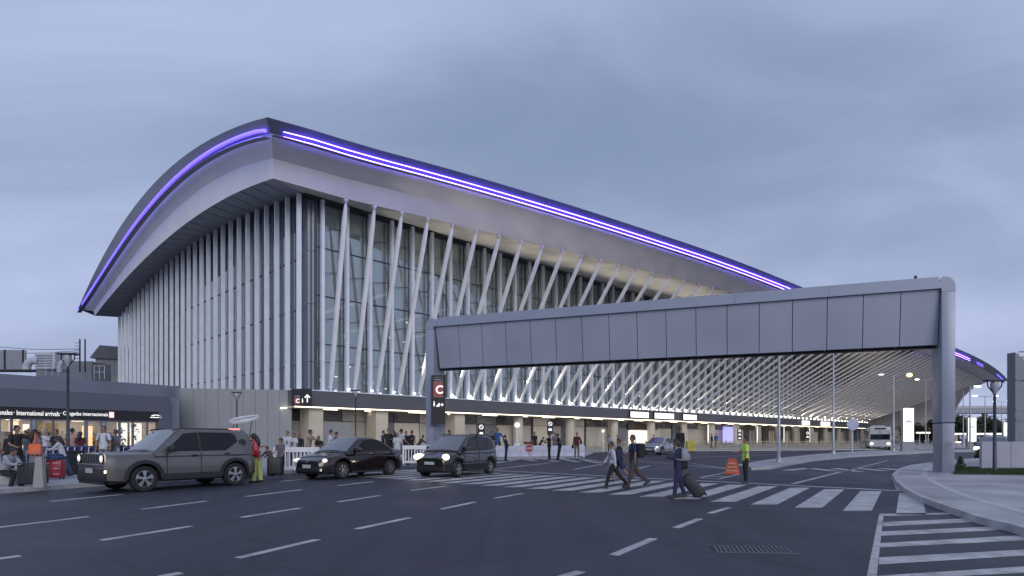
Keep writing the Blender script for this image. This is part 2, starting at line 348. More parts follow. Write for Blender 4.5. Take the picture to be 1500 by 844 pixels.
def pave(name, pts, z=.13, m=None, kerb=True, lab=None):
    P = [gp(p[0], p[1]) if len(p) == 2 else Vector((p[0], p[1], 0)) for p in pts]
    o = MB().prism([(p.x, p.y) for p in P], -.02, z).build(name, m or M_pave); o['kind'] = 'structure'; return o, P
def kerbs(P, par, z=.133, w=.16):
    rows = []
    for i, p in enumerate(P):
        d = (P[min(i+1, len(P)-1)]-P[max(i-1, 0)]).normalized(); n = Vector((-d.y, d.x, 0))*w
        a = p+n*.12; b = p-n
        rows.append([(a.x, a.y, 0), (a.x, a.y, z-.02), (a.x*.8+b.x*.2, a.y*.8+b.y*.2, z), (b.x, b.y, z), (b.x, b.y, 0)])
    MB().grid(rows).build('kerb', M_kerb, par)
# left pavement, from the foreground up to the terminal
lp = [(-120, 735), (0, 723), (118, 714), (240, 706), (365, 698), (480, 689), (590, 681.5), (640, 676), (745, 673.5), (845, 671.5), (862, 666), (870, 662.5), (1000, 661), (1140, 660.3), (1290, 659)]
pav, P = pave('pavement', lp+[(210, 180, 0), (180, 230, 0), (60, 160, 0), (-60, 90, 0), (-80, 20, 0)])
kerbs(P[:len(lp)], pav)
# right pavement with curved corner
rc = [(1560, 800), (1500, 781), (1448, 768), (1400, 751), (1362, 737), (1337, 724), (1320, 710), (1314, 700), (1322, 691), (1340, 685), (1366, 681), (1420, 675), (1500, 671), (1600, 667)]
pr, P = pave('pavement', rc+[(70, 30, 0), (70, 5, 0)])
kerbs(P[::-1], pr)
rin = []
P2 = [p for p in P[:len(rc)]]
rows = []
for i, p in enumerate(P2):      # second stone course behind the kerb
    d = (P2[min(i+1, len(P2)-1)]-P2[max(i-1, 0)]).normalized(); n = Vector((d.y, -d.x, 0))
    n = -n if n.x < 0 and False else n
    a = p+n*.75; b = p+n*.95; rows.append([(a.x, a.y, .134), (b.x, b.y, .134)])
MB().grid(rows).build('paving_joint', mat('joint_pale', (.47, .46, .48), .8), pr)
lawn = MB().prism([tuple(gp(x, y, .13)[:2]) for x, y in [(1396, 694), (1500, 696.5), (1600, 699), (1600, 687), (1500, 686.5), (1396, 685)]], .10, .16).build('lawn', M_grass); lawn['kind'] = 'structure'
def tufts(name, region, n, h, seed, m, zb=.15):
    r = random.Random(seed); mb = MB()
    for i in range(n):
        x, y = region(r); a = r.uniform(0, 6.28); hh = h*r.uniform(.5, 1.3); dx_, dy_ = math.cos(a)*.012, math.sin(a)*.012
        mb.add([(x-dx_, y-dy_, zb), (x+dx_, y+dy_, zb), (x+r.uniform(-.03, .03), y+r.uniform(-.03, .03), zb+hh)], [(0, 1, 2)])
    o = mb.build(name, m, recalc=False); o['kind'] = 'stuff'; return o
def greg(r):
    p = gp(r.uniform(1398, 1540), r.uniform(686, 696), .13); return p.x, p.y
t_ = tufts('grass', greg, 9000, .09, 3, M_grass); t_['label'] = 'short green grass strip beside the right pavement'; t_['category'] = 'grass'
# traffic island
isl, P = pave('traffic_island', [(1078, 685), (1100, 689), (1130, 687.5), (1153, 682.5), (1190, 676), (1250, 670), (1310, 666.5), (1367, 663.5), (1450, 661.5), (1450, 659.6), (1367, 660.2), (1290, 661.5), (1225, 665), (1180, 669.5), (1150, 673), (1110, 679)], .14)
kerbs((P[1:]+P[:1])[::-1], isl, .145)
# second far median with hedge
f2 = MB().prism([(60, 96), (140, 110), (141, 114), (60, 100)], -.02, .16).build('traffic_island', M_pave); f2['kind'] = 'structure'
# ------------------------------------------------------------------ terminal building (local axes: x = a along the long facade, y = b along the end facade)
CO = Vector((-21.3, 62, 0)); q45 = math.sqrt(.5)
T = thing('terminal_building', 'huge white finned airport terminal with a curved roof edged in violet neon', 'terminal', CO, R(45))
def ab2w(a, b, z): return Vector((CO.x+q45*(a-b), CO.y+q45*(a+b), z))
def solve_long(px, q, py):
    """a on the curve b=-q(a) that shows at px, and its height at py"""
    r = (px-CX)/F; lo, hi_ = -30, 400
    fn = lambda a: (lambda w: w.x-r*w.y)(ab2w(a, -q(a), 0))
    for _ in range(60):
        m = (lo+hi_)/2
        if fn(m) > 0: hi_ = m
        else: lo = m
    w = ab2w(lo, -q(lo), 0); return lo, CH+(HOR-py)*w.y/F
def solve_end(px, a, py):
    r = (px-CX)/F; b = (CO.x+q45*a-r*(CO.y+q45*a))/(q45*(1+r)); w = ab2w(a, b, 0); return b, CH+(HOR-py)*w.y/F
def fit(pts, deg, c0=None):
    x = np.array([p[0] for p in pts]); y = np.array([p[1] for p in pts]); w = np.ones(len(x))
    if c0: x = np.append(x, c0[0]); y = np.append(y, c0[1]); w = np.append(w, 60)
    s = 100.0; c = np.polyfit(x/s, y, deg, w=w); return lambda t: float(np.polyval(c, t/s))
def lerps(pts):
    xs = [p[0] for p in pts]; ys = [p[1] for p in pts]
    def f_(a):
        # smoothed piecewise-linear
        return sum(float(np.interp(a+d, xs, ys)) for d in (-9, -6, -3, 0, 3, 6, 9))/7 if a > 12 else float(np.interp(a, xs, ys))
    return f_
qLr = [(-8, 1.2), (-4, 2.0), (3, 3.0), (20, 7.6), (54, 16.9), (90, 23), (141, 28), (195, 31), (230, 32.5)]
qL = lerps(qLr)
dN = lambda a: float(np.interp(a, [-6, 30, 300], [2.9, 3.3, 3.3]))
qN = lambda a: qL(a)+dN(a)
qT = lambda a: qN(a)+.9
slat_tops = [(497, 290), (541, 300), (579, 308), (620, 318), (659, 325.5), (695, 334), (728, 343), (762, 352), (793, 359.5), (822.5, 366), (854, 372.5), (881, 379), (906, 386), (932, 393), (957, 399), (979.5, 405), (1004, 410.5), (1023, 416), (1043, 421), (1335, 509), (1367, 523), (1442, 557)]
Zl = fit([solve_long(x, qL, y) for x, y in slat_tops], 4, (-4, 26.2))
Zn = fit([solve_long(x, qN, y) for x, y in [(406, 194.6), (500, 220.5), (600, 247.5), (725, 286), (850, 325.5), (1000, 374), (1150, 423), (1400, 520), (1414, 527), (1452, 546)]], 4, (-5.3, 29.1))
Zt = fit([solve_long(x, qT, y) for x, y in [(393, 170), (500, 200.5), (600, 229.5), (750, 274.5), (894, 320.5), (1040, 370), (1182, 422), (1400, 510), (1460, 541)]], 4, (-6, 30.0))
aL, aN, aT = -4.0, -5.3, -6.0
bL0, bN0, bT0 = -qL(aL), -qN(aN), -qT(aT)
endT = [(389, 170.8), (350, 183.5), (308.6, 204.3), (272, 227.8), (235.6, 259), (204.3, 293), (178, 329.4), (152, 373.8), (131, 415.5), (114.6, 452)]
endN = [(399.8, 195), (360.7, 205.5), (319, 224), (277, 252), (240.8, 286), (209.5, 322.6), (178, 367), (152, 405), (121.5, 451)]
endL = [(399.8, 261.7), (360.7, 275.7), (319, 296.6), (277, 324), (240.8, 353), (204, 386.8), (173, 420.7), (139, 462.4)]
endD = [(442.4, 284), (424.8, 289), (408.8, 295), (393.6, 300.5), (379, 306.5), (364.8, 312), (340, 324), (306, 343), (280, 360.5), (255, 379), (233, 400), (219.7, 413), (207, 426.5), (195.7, 440), (185, 452.5), (179.7, 460)]
EL = fit([solve_end(x, aL, y) for x, y in endL], 4, (bL0, Zl(aL)))
EN = fit([solve_end(x, aN, y) for x, y in endN], 4, (bN0, Zn(aN)))
ET = fit([solve_end(x, aT, y) for x, y in endT], 4, (bT0, Zt(aT)))
ED = fit([solve_end(x, 0, y) for x, y in endD], 4, (0, 26.6))
bE = solve_end(178, 0, 460)[0]
bLe, bNe, bTe = solve_end(139, aL, 462)[0], solve_end(119, aN, 451)[0], solve_end(114.6, aT, 452)[0]
aEnd = 196.0
def la(n, a0, a1): return [a0+(a1-a0)*i/(n-1) for i in range(n)]
nl = 60
def long_curve(a0, q, Z, a1=aEnd, n=nl): return [Vector((a, -q(a), Z(a))) for a in la(n, a0, a1)]
def end_curve(a, b0, b1, Z, n=36): return [Vector((a, b, Z(b))) for b in la(n, b0, b1)]
LT, LN, LL = long_curve(aT, qT, Zt, aEnd+6), long_curve(aN, qN, Zn, aEnd+4), long_curve(aL, qL, Zl)
CT, CN, CL = end_curve(aT, bT0, bTe, ET), end_curve(aN, bN0, bNe, EN), end_curve(aL, bL0, bLe, EL)
CD = end_curve(0, .2, bE+1, ED)
# upper fascia (between roof edge and neon), solid strips with thickness
def strip(name, r0, r1, m, th=(0, 0, .12), smooth=30, parent=T):
    mb = MB(); th = Vector(th)
    mb.grid([r0, r1]); mb.grid([[p+th for p in r0], [p+th for p in r1]])
    mb.grid([r0, [p+th for p in r0]]); mb.grid([r1, [p+th for p in r1]])
    for k in (0, -1): mb.add([r0[k], r1[k], r1[k]+th, r0[k]+th], [(0, 1, 2, 3)])
    return mb.build(name, m, parent, smooth)
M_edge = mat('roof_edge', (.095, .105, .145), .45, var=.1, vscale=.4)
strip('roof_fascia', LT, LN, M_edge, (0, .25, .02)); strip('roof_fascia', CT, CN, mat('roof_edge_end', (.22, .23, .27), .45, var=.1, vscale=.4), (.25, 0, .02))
def cove(A, B, k): return [p+Vector(((q-p).x*(.5+.37*w), (q-p).y*(.5+.37*w), (q-p).z*(.5-.10*w))) for p, q, w in zip(A, B, k)]
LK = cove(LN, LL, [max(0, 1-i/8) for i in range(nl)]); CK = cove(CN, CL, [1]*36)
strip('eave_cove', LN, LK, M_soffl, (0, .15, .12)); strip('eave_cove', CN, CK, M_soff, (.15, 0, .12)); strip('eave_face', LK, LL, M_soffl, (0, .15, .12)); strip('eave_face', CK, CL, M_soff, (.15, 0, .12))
# glass top line and soffit behind the slat heads
Zg = lambda a: 26.7 if a < 70 else max(26.7-(a-70)*.055, Zl(a)+.4)
strip('soffit', LL, [Vector((a, .2, Zg(max(a, 0)))) if i else Vector((.2, .2, 26.6)) for i, a in enumerate(la(nl, aL, aEnd))], mat('soffit_cream', (.50, .485, .46), .55, var=.15, vscale=.4), (0, 0, .15))
# dark soffit panels of the end, one per fin bay, and their edge trim
nb = 28; eb = [(bE+1.2)*i/nb for i in range(nb+1)]
for i in range(nb):
    b0, b1 = eb[i], eb[i+1]; f0, f1 = i/nb, (i+1)/nb-.0035
    lb0, lb1 = bL0+(bLe-bL0)*f0, bL0+(bLe-bL0)*f1
    b1 -= .07
    q = [Vector((aL, lb0, EL(lb0)-.01)), Vector((aL, lb1, EL(lb1)-.01)), Vector((.1, b1, ED(b1))), Vector((.1, b0, ED(b0)))]
    MB().slab(q, (0, 0, .1)).build('soffit_panel', M_dkpan, T)
strip('soffit_backing', [p+Vector((.02, 0, .14)) for p in CL], [Vector((.3, bL0*0+.2+(bE+.8)*i/35, ED(.2+(bE+.8)*i/35)+.14)) for i in range(36)], M_black, (0, 0, .1))
MB().path([Vector((-.05, b, ED(b)-.05)) for b in la(30, .2, bE+1)], .09, 4).build('edge_trim', M_fasc, T)
# roof skin
rows = []
for a, p in zip(la(nl, aT, aEnd+6), LT):
    w_ = float(np.interp(a, [aT, 70, aEnd], [1, .75, .45])); row = []
    for j in range(25):
        s_ = j/24; bb = bT0+(bTe-bT0)*s_; row.append((a, p.y+(bTe-p.y)*s_, p.z+w_*(ET(bb)-ET(bT0))+.02*(j > 0)))
    rows.append(row)
MB().grid(rows).build('roof', mat('roof_metal', (.25, .26, .28), .5, metal=.3), T, 30)
# neon tubes, carried on brackets in front of the fascia
def offs(c, v, dz): return [p+Vector(v)+Vector((0, 0, dz)) for p in c]
yb = 3.2
def bevel_end(name, c, m, r=.065, n=6): return MB().path(c, r, n).build(name, m, T)
brk = int(nl*.80)
for dz in (.30, -.16):
    c_ = offs(LN, (0, -.42, 0), dz); c_[0] = c_[0]+Vector((.9, 0, 0))
    bevel_end('neon_tube', c_[:48], E_neonR, .034); bevel_end('neon_tube', c_[49:52], E_neonL, .10); bevel_end('neon_tube', c_[56:], E_neonL, .10)
c_ = offs(CN, (-.40, 0, 0), .22); c_[0] = c_[0]+Vector((0, .4, 0)); bevel_end('neon_tube', c_, E_neonL, .17, 8)
c_ = offs(CN, (-.42, 0, 0), -.34); c_[0] = c_[0]+Vector((0, .4, 0)); bevel_end('neon_tube', c_, E_neonL, .03)
strip('neon_tray', offs(LN, (0, -.02, 0), -.30), offs(LN, (0, -.62, 0), -.36), M_fasc, (0, 0, .05)); strip('neon_tray', offs(CN, (-.02, 0, 0), -.52), offs(CN, (-.66, 0, 0), -.58), M_fasc, (0, 0, .05))
# end cap at far left
MB().slab([CT[-1], CN[-1], CL[-1], Vector((.1, bE+1.2, ED(bE+1))), Vector((.1, bE+1.2, ED(bE+1)+1.2))], (0, .15, 0)).build('end_cap', M_fasc, T)
# end fins, thin glazing ladder between them
yb = 3.2
for i in range(nb+1):
    b = (bE-.2)*i/nb+.35; z1 = ED(b)-.12; yb = 6.45 if i < 1 else 5.9
    MB().beam((-.3, b, yb), (-.3, b, z1), (1, 0, 0), [(0, .46, .22), (.97, .46, .22), (1, .4, .18)]).build('fin', M_fin, T)
    if i < nb:
        bb = b+(bE-.2)/nb*.55
        mb = MB(); mb.box((1.0, bb-.14, (yb+ED(bb)-.3)/2), (.07, .07, ED(bb)-.3-yb)); mb.box((1.0, bb+.14, (yb+ED(bb)-.3)/2), (.07, .07, ED(bb)-.3-yb))
        z = yb+1
        while z < ED(bb)-1: mb.box((1.0, bb, z), (.07, .24, .12)); z += 1.35
        mb.build('ladder_truss', mat('truss_blue', (.20, .24, .32), .4), T)
zr = [3.2, 9.5, 15.5, 21.0]
for i in range(nb):
    b0 = (bE-.2)*i/nb+.35; b1 = (bE-.2)*(i+1)/nb+.35-.05
    for k in range(4):
        z0 = zr[k]; zt0, zt1 = (zr[k+1]-.06,)*2 if k < 3 else (ED(b0)-.15, ED(b1)-.15)
        MB().slab([(1.5, b0, z0), (1.5, b1, z0), (1.5, b1, zt1), (1.5, b0, zt0)], (.05, 0, 0)).build('end_pane', M_glassb, T)
mb = MB()
for z in zr[1:]: mb.b2((1.38, .3, z-.08), (1.62, bE, z+.02))
for i in range(nb+1):
    b = (bE-.2)*i/nb+.35; mb.b2((1.4, b-.06, yb), (1.66, b+.06, ED(b)-.15))
mb.build('end_mullions', M_mull, T)
# corner glazing strip
for k in range(4):
    z0 = max(zr[k], 6.45); z1 = [9.44, 15.44, 20.94, 26.3][k]
    MB().slab([(1.5, .35, z0), (.75, .75, z0), (.75, .75, z1), (1.5, .35, z1)], (.04, .04, 0)).build('corner_pane', mat('corner_glass', (.12, .15, .20), .3), T)
mb = MB()
for x, y in ((.75, .75), (1.5, .35), (1.1, .5)): mb.b2((x-.05, y-.05, 6.4), (x+.05, y+.05, 26.4))
mb.build('corner_post', M_mull, T)
# long facade: columns, panes, slats
st = 2.87; a0c = 2.2; ncol = 67; zL = 6.45
colz = [Zg(a0c+st*i)-.25 for i in range(ncol)]
for i in range(ncol):
    a = a0c+st*i; z1 = colz[i]
    MB().box((a, .15, (zL+z1)/2), (.34, .34, z1-zL)).build('column', M_fin, T)
    MB().b2((a-.42, -.30, zL-.001), (a+.42, .4, zL+.10)).build('column_base', M_fin, T)
rowz = [6.5, 11.5, 16.6, 21.7]; mb = MB(); far = MB()
for i in range(-1, ncol):
    x0 = a0c+st*i+.03 if i >= 0 else .8; x1 = a0c+st*(i+1)-.03
    zt = Zg(max(x0, 0))-.15
    tops = [z for z in rowz if z < zt-1]+[zt]
    for k in range(len(tops)-1):
        s_ = MB() if i < 30 else far
        s_.slab([(x0, 1.0, tops[k]+.03), (x1, 1.0, tops[k]+.03), (x1, 1.0, tops[k+1]-.03), (x0, 1.0, tops[k+1]-.03)], (0, .05, 0))
        if i < 30: s_.build('pane', M_glass, T)
    mb.b2((x1-.02, .9, 6.4), (x1+.08, 1.12, zt+.1))
o = far.build('pane', M_glass, T); o['kind'] = 'stuff'
for z in rowz[1:]: mb.b2((.8, .92, z-.06), (a0c+st*ncol, 1.10, z+.06))
mb.build('mullion_grid', M_mull, T)
mb = MB()
for i in range(0, 24):   # slender tie rods bracing the columns to the glass
    x0 = a0c+st*i
    for z in (9.4, 14, 18.9, 23.6): mb.tube((x0, .35, z), (x0+st, .92, z+.55), .035, n=4)
mb.build('tie_rods', M_mull, T)
def topbar(a0, a1): return [Vector((a, .9, Zg(a)-.12)) for a in la(20, a0, a1)]
strip('head_frame', topbar(.5, 190), [p+Vector((0, 0, -.30)) for p in topbar(.5, 190)], M_mull, (0, .3, 0))
slat_n = 67
for i in range(slat_n):
    ab = 2.85+st*i; at_ = ab+.3; p0 = Vector((ab, -.35, zL+.45)); p1 = Vector((at_, -qL(at_)+.12, Zl(at_)-.42))
    MB().beam(p0, p1, (1, 0, 0), [(0, .18, .18), (.02, .28, .26), (.08, .37, .34), (.92, .37, .34), (.985, .24, .22), (1, .12, .12)]).build('slat', M_slat, T, 30)
for i in range(slat_n+7):   # pinned foot and an uplight at every slat foot
    ab = 2.85+st*i
    mb = MB(); mb.box((ab, -.36, zL+.25), (.16, .2, .5)); mb.tube((ab-.2, -.36, zL+.42), (ab+.2, -.36, zL+.42), .09, n=6); mb.build('slat_foot', M_fin, T)
    if i >= 4 or i in (1, 2, 3):
        sz = .13 if i < 7 else .22
        x_ = ab-.75; mb = MB(); mb.box((x_, -.42, zL+.30), (sz*1.7, .1, sz*1.1), rx=-.5); mb.build('floodlight', E_flood if i >= 5 else E_lamp, T)
    if i < slat_n and i % 2 == 0 and i > 2:
        sl2 = bpy.data.lights.new('uplight', 'SPOT'); sl2.energy = 2800+120*i; sl2.spot_size = R(42); sl2.spot_blend = .7; sl2.color = (1, .89, .73); sl2.shadow_soft_size = .15
        lo_ = bpy.data.objects.new('uplight', sl2); COL.objects.link(lo_); lo_.parent = T; lo_.location = (ab-.9, -.9, zL+.5)
        lo_.rotation_euler = Vector((.1, -qL(ab)*.5-.4, Zl(ab)-zL)).to_track_quat('-Z', 'Y').to_euler()
    if i < 30:
        at_ = ab+.3; c = Vector((at_, -qL(at_)+.12, Zl(at_)-.12)); MB().box(c, (.34, .34, .30)).box(c+Vector((0, 0, -.25)), (.12, .2, .3)).build('slat_head', M_soffl, T)
# band (first-floor ledge), lit soffit edge
band_end = 212
MB().b2((-1.2, -.55, 4.72), (band_end, .9, 6.36)).build('band', M_band, T)
MB().b2((-1.3, -.62, 6.362), (band_end, 1.2, 6.448)).build('ledge', M_fin, T)
MB().b2((-1.1, -.50, 4.655), (band_end-2, -.34, 4.717)).build('light_strip', E_warm, T)
MB().b2((-1.75, .2, 4.50), (-1.62, 2.8, 4.60)).build('light_strip', E_warm, T)  # extra strip added to throw warm light on the corner wall
MB().b2((-1.2, -.33, 4.60), (band_end, 3.1, 4.716)).build('canopy_ceiling', mat('ceiling_light', (.55, .52, .46), .7), T)
for k in range(26): MB().b2((2+k*6, 1.3, 4.56), (4.6+k*6, 1.5, 4.597)).build('ceiling_lamp', emat('canopy_fill', (1, .86, .62), 6), T)  # lamp row added under the canopy to brighten the ground floor
# floor slabs and interior
MB().b2((1.7, 1.15, 5.9), (205, 60, 6.35)).build('floor_slab', M_int, T)
MB().b2((1.8, 40, 6.36), (200, 40.3, 27.5)).build('inner_wall', M_int, T)
MB().b2((8, 16, 9.4), (150, 39.9, 9.9)).build('mezzanine', M_int, T)
MB().b2((24, 22, 9.9), (150, 39.9, 15)).build('inner_wall', mat('interior_tan', (.16, .15, .14), .8), T)
for k in range(14): MB().b2((3+k*11, 6, 19.6), (3.5+k*11, 34, 19.8)).build('ceiling_light', emat('interior_fill', (1, .93, .82), .4), T)  # glowing bars added to lift the interior seen through the glass
r_ = random.Random(5)
for i in range(48):
    x = r_.uniform(2, 75); y = r_.uniform(4, 30); z = r_.choice([8.6, 9.2, 11.3, 12.5, 14]) if i < 40 else 18
    MB().box((x, y, z), (r_.uniform(.2, .45), .2, .13)).build('interior_lamp', emat('interior_spot', (1, .93, .8), 5), T)
MB().b2((4.5, 9, 10.6), (6.4, 9.3, 12.2)).build('interior_screen', emat('screen_amber', (1, .55, .16), 1.1), T)
MB().b2((12, 8, 8.3), (13.4, 8.2, 8.7)).build('interior_screen', emat('screen_blue', (.25, .6, 1), 1.0), T)
for k in range(9): MB().b2((14+k*9, 14, 6.36), (18+k*9, 16, 8.6)).build('check_in_counter', mat('counter', (.22, .2, .18), .6), T)
for k in range(6): MB().beam((6+k*11, 12, 6.4), (9+k*11, 20, 26.5), (1, 0, 0), [(0, .5, .5), (1, .5, .5)]).build('inner_column', mat('inner_col', (.35, .36, .38), .6), T)
# ground floor wall behind the columns
def panel(a0, a1, z0, z1, m, name='wall_panel', b=3.0, d=.12):
    return MB().b2((a0+.03, b-d, z0), (a1-.03, b, z1)).build(name, m, T)
MB().b2((-1.1, 3.05, .1), (band_end, 3.4, 4.7)).build('ground_wall', M_brown, T)
x = -1.0; k = 1; pr_ = random.Random(11)
while x < 205:
    w = pr_.choice([2.6, 3.2, 3.8]); m_ = [M_cream, M_shut, M_cream, M_shut, mat('glass_grey_panel', (.17, .17, .17), .25)][k % 5]
    if x > 85: m_ = pr_.choice([M_cream, M_shut, M_brown, mat('glass_dark_panel', (.05, .05, .05), .2)])
    panel(x, x+w-.06, .14, 3.35, m_); panel(x, x+w-.06, 3.42, 4.55, mat('transom_dark', (.09, .085, .08), .3) if k % 3 else m_, 'transom_panel')
    x += w+(.5 if k % 4 == 3 else 0); k += 1
for i, x in enumerate([1.5]+[9.5+11.5*k for k in range(17)]):
    if x < 24: MB().b2((x-.8, .2, .13), (x+.8, 2.2, 4.6)).build('pillar', M_cream, T)
    else: MB().lathe([(.72, .13), (.72, 4.6)], 16, (x, 1.2, 0)).build('pillar', M_cream if x < 110 else M_shut, T, 60)
def lit_panel(a0, a1, z0, z1, m, name='lit_doorway', b=2.8): return MB().b2((a0, b-.05, z0), (a1, b, z1)).build(name, m, T)
for a0 in (62.2, 64.4, 66.6, 68.8): lit_panel(a0, a0+2.0, .2, 2.9, E_shopw)
MB().b2((61.8, 2.60, 3.1), (71.5, 2.72, 4.2)).build('door_header', M_brown, T)
lit_panel(96, 101, .5, 4.0, emat('screen_violet', (.30, .30, .95), .75), 'lit_screen', 1.6)
for a0, a1 in ((57.5, 63), (65, 71.5), (75, 80)):
    MB().b2((a0-.2, -.78, 4.85), (a1+.2, -.57, 6.2)).build('sign_box', M_black, T); MB().b2((a0, -.84, 5.0), (a1, -.79, 6.0)).build('sign_face', emat('sign_pinkwhite', (1, .9, .88), 1.2), T)
for a0, a1 in ((136, 141), (150, 157)):
    MB().b2((a0, -.84, 4.95), (a1, -.58, 6.1)).build('sign_face', MATS['sign_pinkwhite'], T)
for x in (88, 112, 128, 146, 160): lit_panel(x, x+.35, .4, 4.3, E_shopw, 'lit_strip', 1.0)
# grey corner wall with shutter beneath the sign
W0, W1 = ab2w(-1.4, 1.0, 0), Vector((-35.6, 59.1, 0))
Ti = Matrix.Rotation(-R(45), 4, 'Z') @ Matrix.Translation(-CO)
w0 = Ti @ Vector((-22.5, 62.0, 0)); w1 = Ti @ Vector((-36.0, 59.0, 0)); dd = (w1-w0); n_ = Vector((dd.y, -dd.x, 0)).normalized()
if n_.dot(Ti.to_3x3() @ Vector((0, -1, 0))) > 0: n_ = -n_
nsg = 12
for i in range(nsg):
    p, q = w0.lerp(w1, i/nsg), w0.lerp(w1, (i+1)/nsg-.0015)
    MB().slab([(p.x, p.y, .1), (q.x, q.y, .1), (q.x, q.y, 6.42), (p.x, p.y, 6.42)], n_*.3).build('wall_panel', M_wall, T)
MB().slab([(w0.x, w0.y, .1), (w0.x, w0.y, 6.38), (w1.x, w1.y, 6.38), (w1.x, w1.y, .1)][::-1], n_*.1).move(Matrix.Translation(n_*.31)).build('wall_core', M_wall, T)
w2 = Ti @ Vector((-21.5, 62.3, 0))
MB().slab([(w0.x, w0.y, 4.7), (w2.x, w2.y, 4.7), (w2.x, w2.y, 6.38), (w0.x, w0.y, 6.38)], n_*.3).build('wall_panel', M_band, T)
# body of the first floor behind the end fins
MB().b2((1.7, .9, .1), (6, bE, 3.2)).build('end_wall', M_wall, T)
MB().b2((1.8, 1.5, 6.36), (2.0, 2.0, 6.5)).build('skirting', M_wall, T)
MB().b2((6.2, bE-.3, .1), (200, bE, 24)).build('rear_wall', M_wall, T)
MB().b2((199.5, 3.6, .1), (199.9, bE-.4, 19)).build('rear_wall', M_wall, T)
# corner sign  (C, escalator pictogram, arrow)
def arrow(mb, c, s, ang):
    """flat arrow in x-z plane at c pointing at ang"""
    s *= .8; M_ = Matrix.Rotation(-ang, 3, 'Y')
    def P(x, z): v = M_ @ Vector((x*s, 0, z*s)); return Vector(c)+v
    for poly in ([(-.5, -.07), (.3, -.07), (.3, .07), (-.5, .07)], [(.5, 0), (.12, .38), (.02, .28), (.3, 0)], [(.5, 0), (.3, 0), (.02, -.28), (.12, -.38)]):
        mb.slab([P(*p) for p in poly], (0, .012, 0))
    return mb
def pict_person(mb, c, s):
    mb.slab([(c[0]+.11*s*math.cos(t*math.pi/4), c[1], c[2]+.42*s+.11*s*math.sin(t*math.pi/4)) for t in range(8)], (0, .012, 0))
    mb.slab([(c[0]+x*s, c[1], c[2]+z*s) for x, z in ((-.14, -.1), (-.10, .27), (.10, .27), (.14, -.1))], (0, .012, 0))
    for o_ in (-.07, .07): mb.slab([(c[0]+(o_+x)*s, c[1], c[2]+z*s) for x, z in ((-.045, -.5), (-.055, -.1), (.055, -.1), (.045, -.5))], (0, .012, 0))
    return mb
sw = thing('terminal_sign', 'black corner sign with red C square and upward arrow above the doorway', 'sign', (-21.85, 60.28, 4.72), 0)
MB().b2((0, -.1, 0), (1.95, .15, 1.68)).build('board', M_black, sw)
MB().b2((.30, -.12, .16), (.85, -.102, .82)).build('red_square', M_red, sw)
text('letter', 'C', E_sign, sw, (.44, -.122, .27), (R(90), 0, 0), height=.42, ext=.005)
text('lettering', 'TERMINAL', MATS['white_plastic'], sw, (.30, -.108, .90), (R(90), 0, 0), width=.55, height=.10, ext=.004, bold=.0)
o = pict_person(MB(), (1.10, -.115, .50), .42).build('pictogram', E_sign, sw)
arrow(MB(), (1.58, -.115, .74), 1.0, R(90)).build('arrow', E_sign, sw)
# smooth shell closing the far end, down to the ground
rim = [(195, -qL(195), Zl(195)), (203, -27, 17.4), (211, -23.2, 14.8), (217, -21, 12.5), (221, -20, 11.0), (224, -19.4, 8.2), (226, -19, 5.5), (228, -19, 0)]
top = [Vector((a, -qL(a)+.15, Zl(a)-.05)) for a in la(14, 130, 195)][:-1]+[Vector(p) for p in rim]
nb_ = len(top); basel = [Vector((a, -.1, 6.5)) for a in la(14, 130, 196)][:-1]+[Vector((196+2.4*k, -.1-.8*k, max(6.5-.95*k, 0))) for k in range(8)]
rows = []
for j in range(12):
    t = j/11; rows.append([basel[k].lerp(top[k], t)+Vector((0, (1-(2*t-1)**2)*1.2, (1-(2*t-1)**2)*.5)) for k in range(nb_)])
MB().grid(rows).build('end_shell', mat('shell_panel', (.52, .48, .46), .5, var=.06, vscale=.1), T, 50)
MB().path([Vector(p)+Vector((0, 0, .1)) for p in rim], [.9, .55, .45, .4, .4, .4, .4, .4], 6).build('shell_rim', M_fin, T, 50)
# ------------------------------------------------------------------ gantry over the road
G0 = Vector((17.1, 23.8, 0)); G1 = Vector((-4.38, 32.2, 0)); gd = (G1-G0); gl = gd.length; gd.normalize()
ga = math.atan2(gd.y, gd.x)
# local axes: x from the right leg to the left leg, y points towards the camera
G = thing('road_gantry', 'wide grey metal portal gantry with panelled beam spanning the whole road', 'gantry', G0, ga)
# +y local = gd rotated by 90 -> must point to the camera (negative world y)
hT = 7.86; lw = .46; dp = 1.35
def gb(name, p, q, m, par=G): return MB().b2(p, q).build(name, m, par)
def gleg(x0, x1, z0, z1, name='leg', m=M_gantry): 
    mb = MB(); mb.rbox(((x0+x1)/2, -dp/2, (z0+z1)/2), (x1-x0, dp, z1-z0), .03, 2); return mb.build(name, m, G, 40)
gleg(-.23, .23, 2.12, hT-.6); gleg(-.21, .21, 0.02, 2.09, 'leg_base', mat('gantry_base', (.26, .27, .33), .5, metal=.2, var=.2, vscale=1.5))
gleg(gl-.23, gl+.23, 2.12, hT-.6); gleg(gl-.21, gl+.21, .02, 2.09, 'leg_base', MATS['gantry_base'])
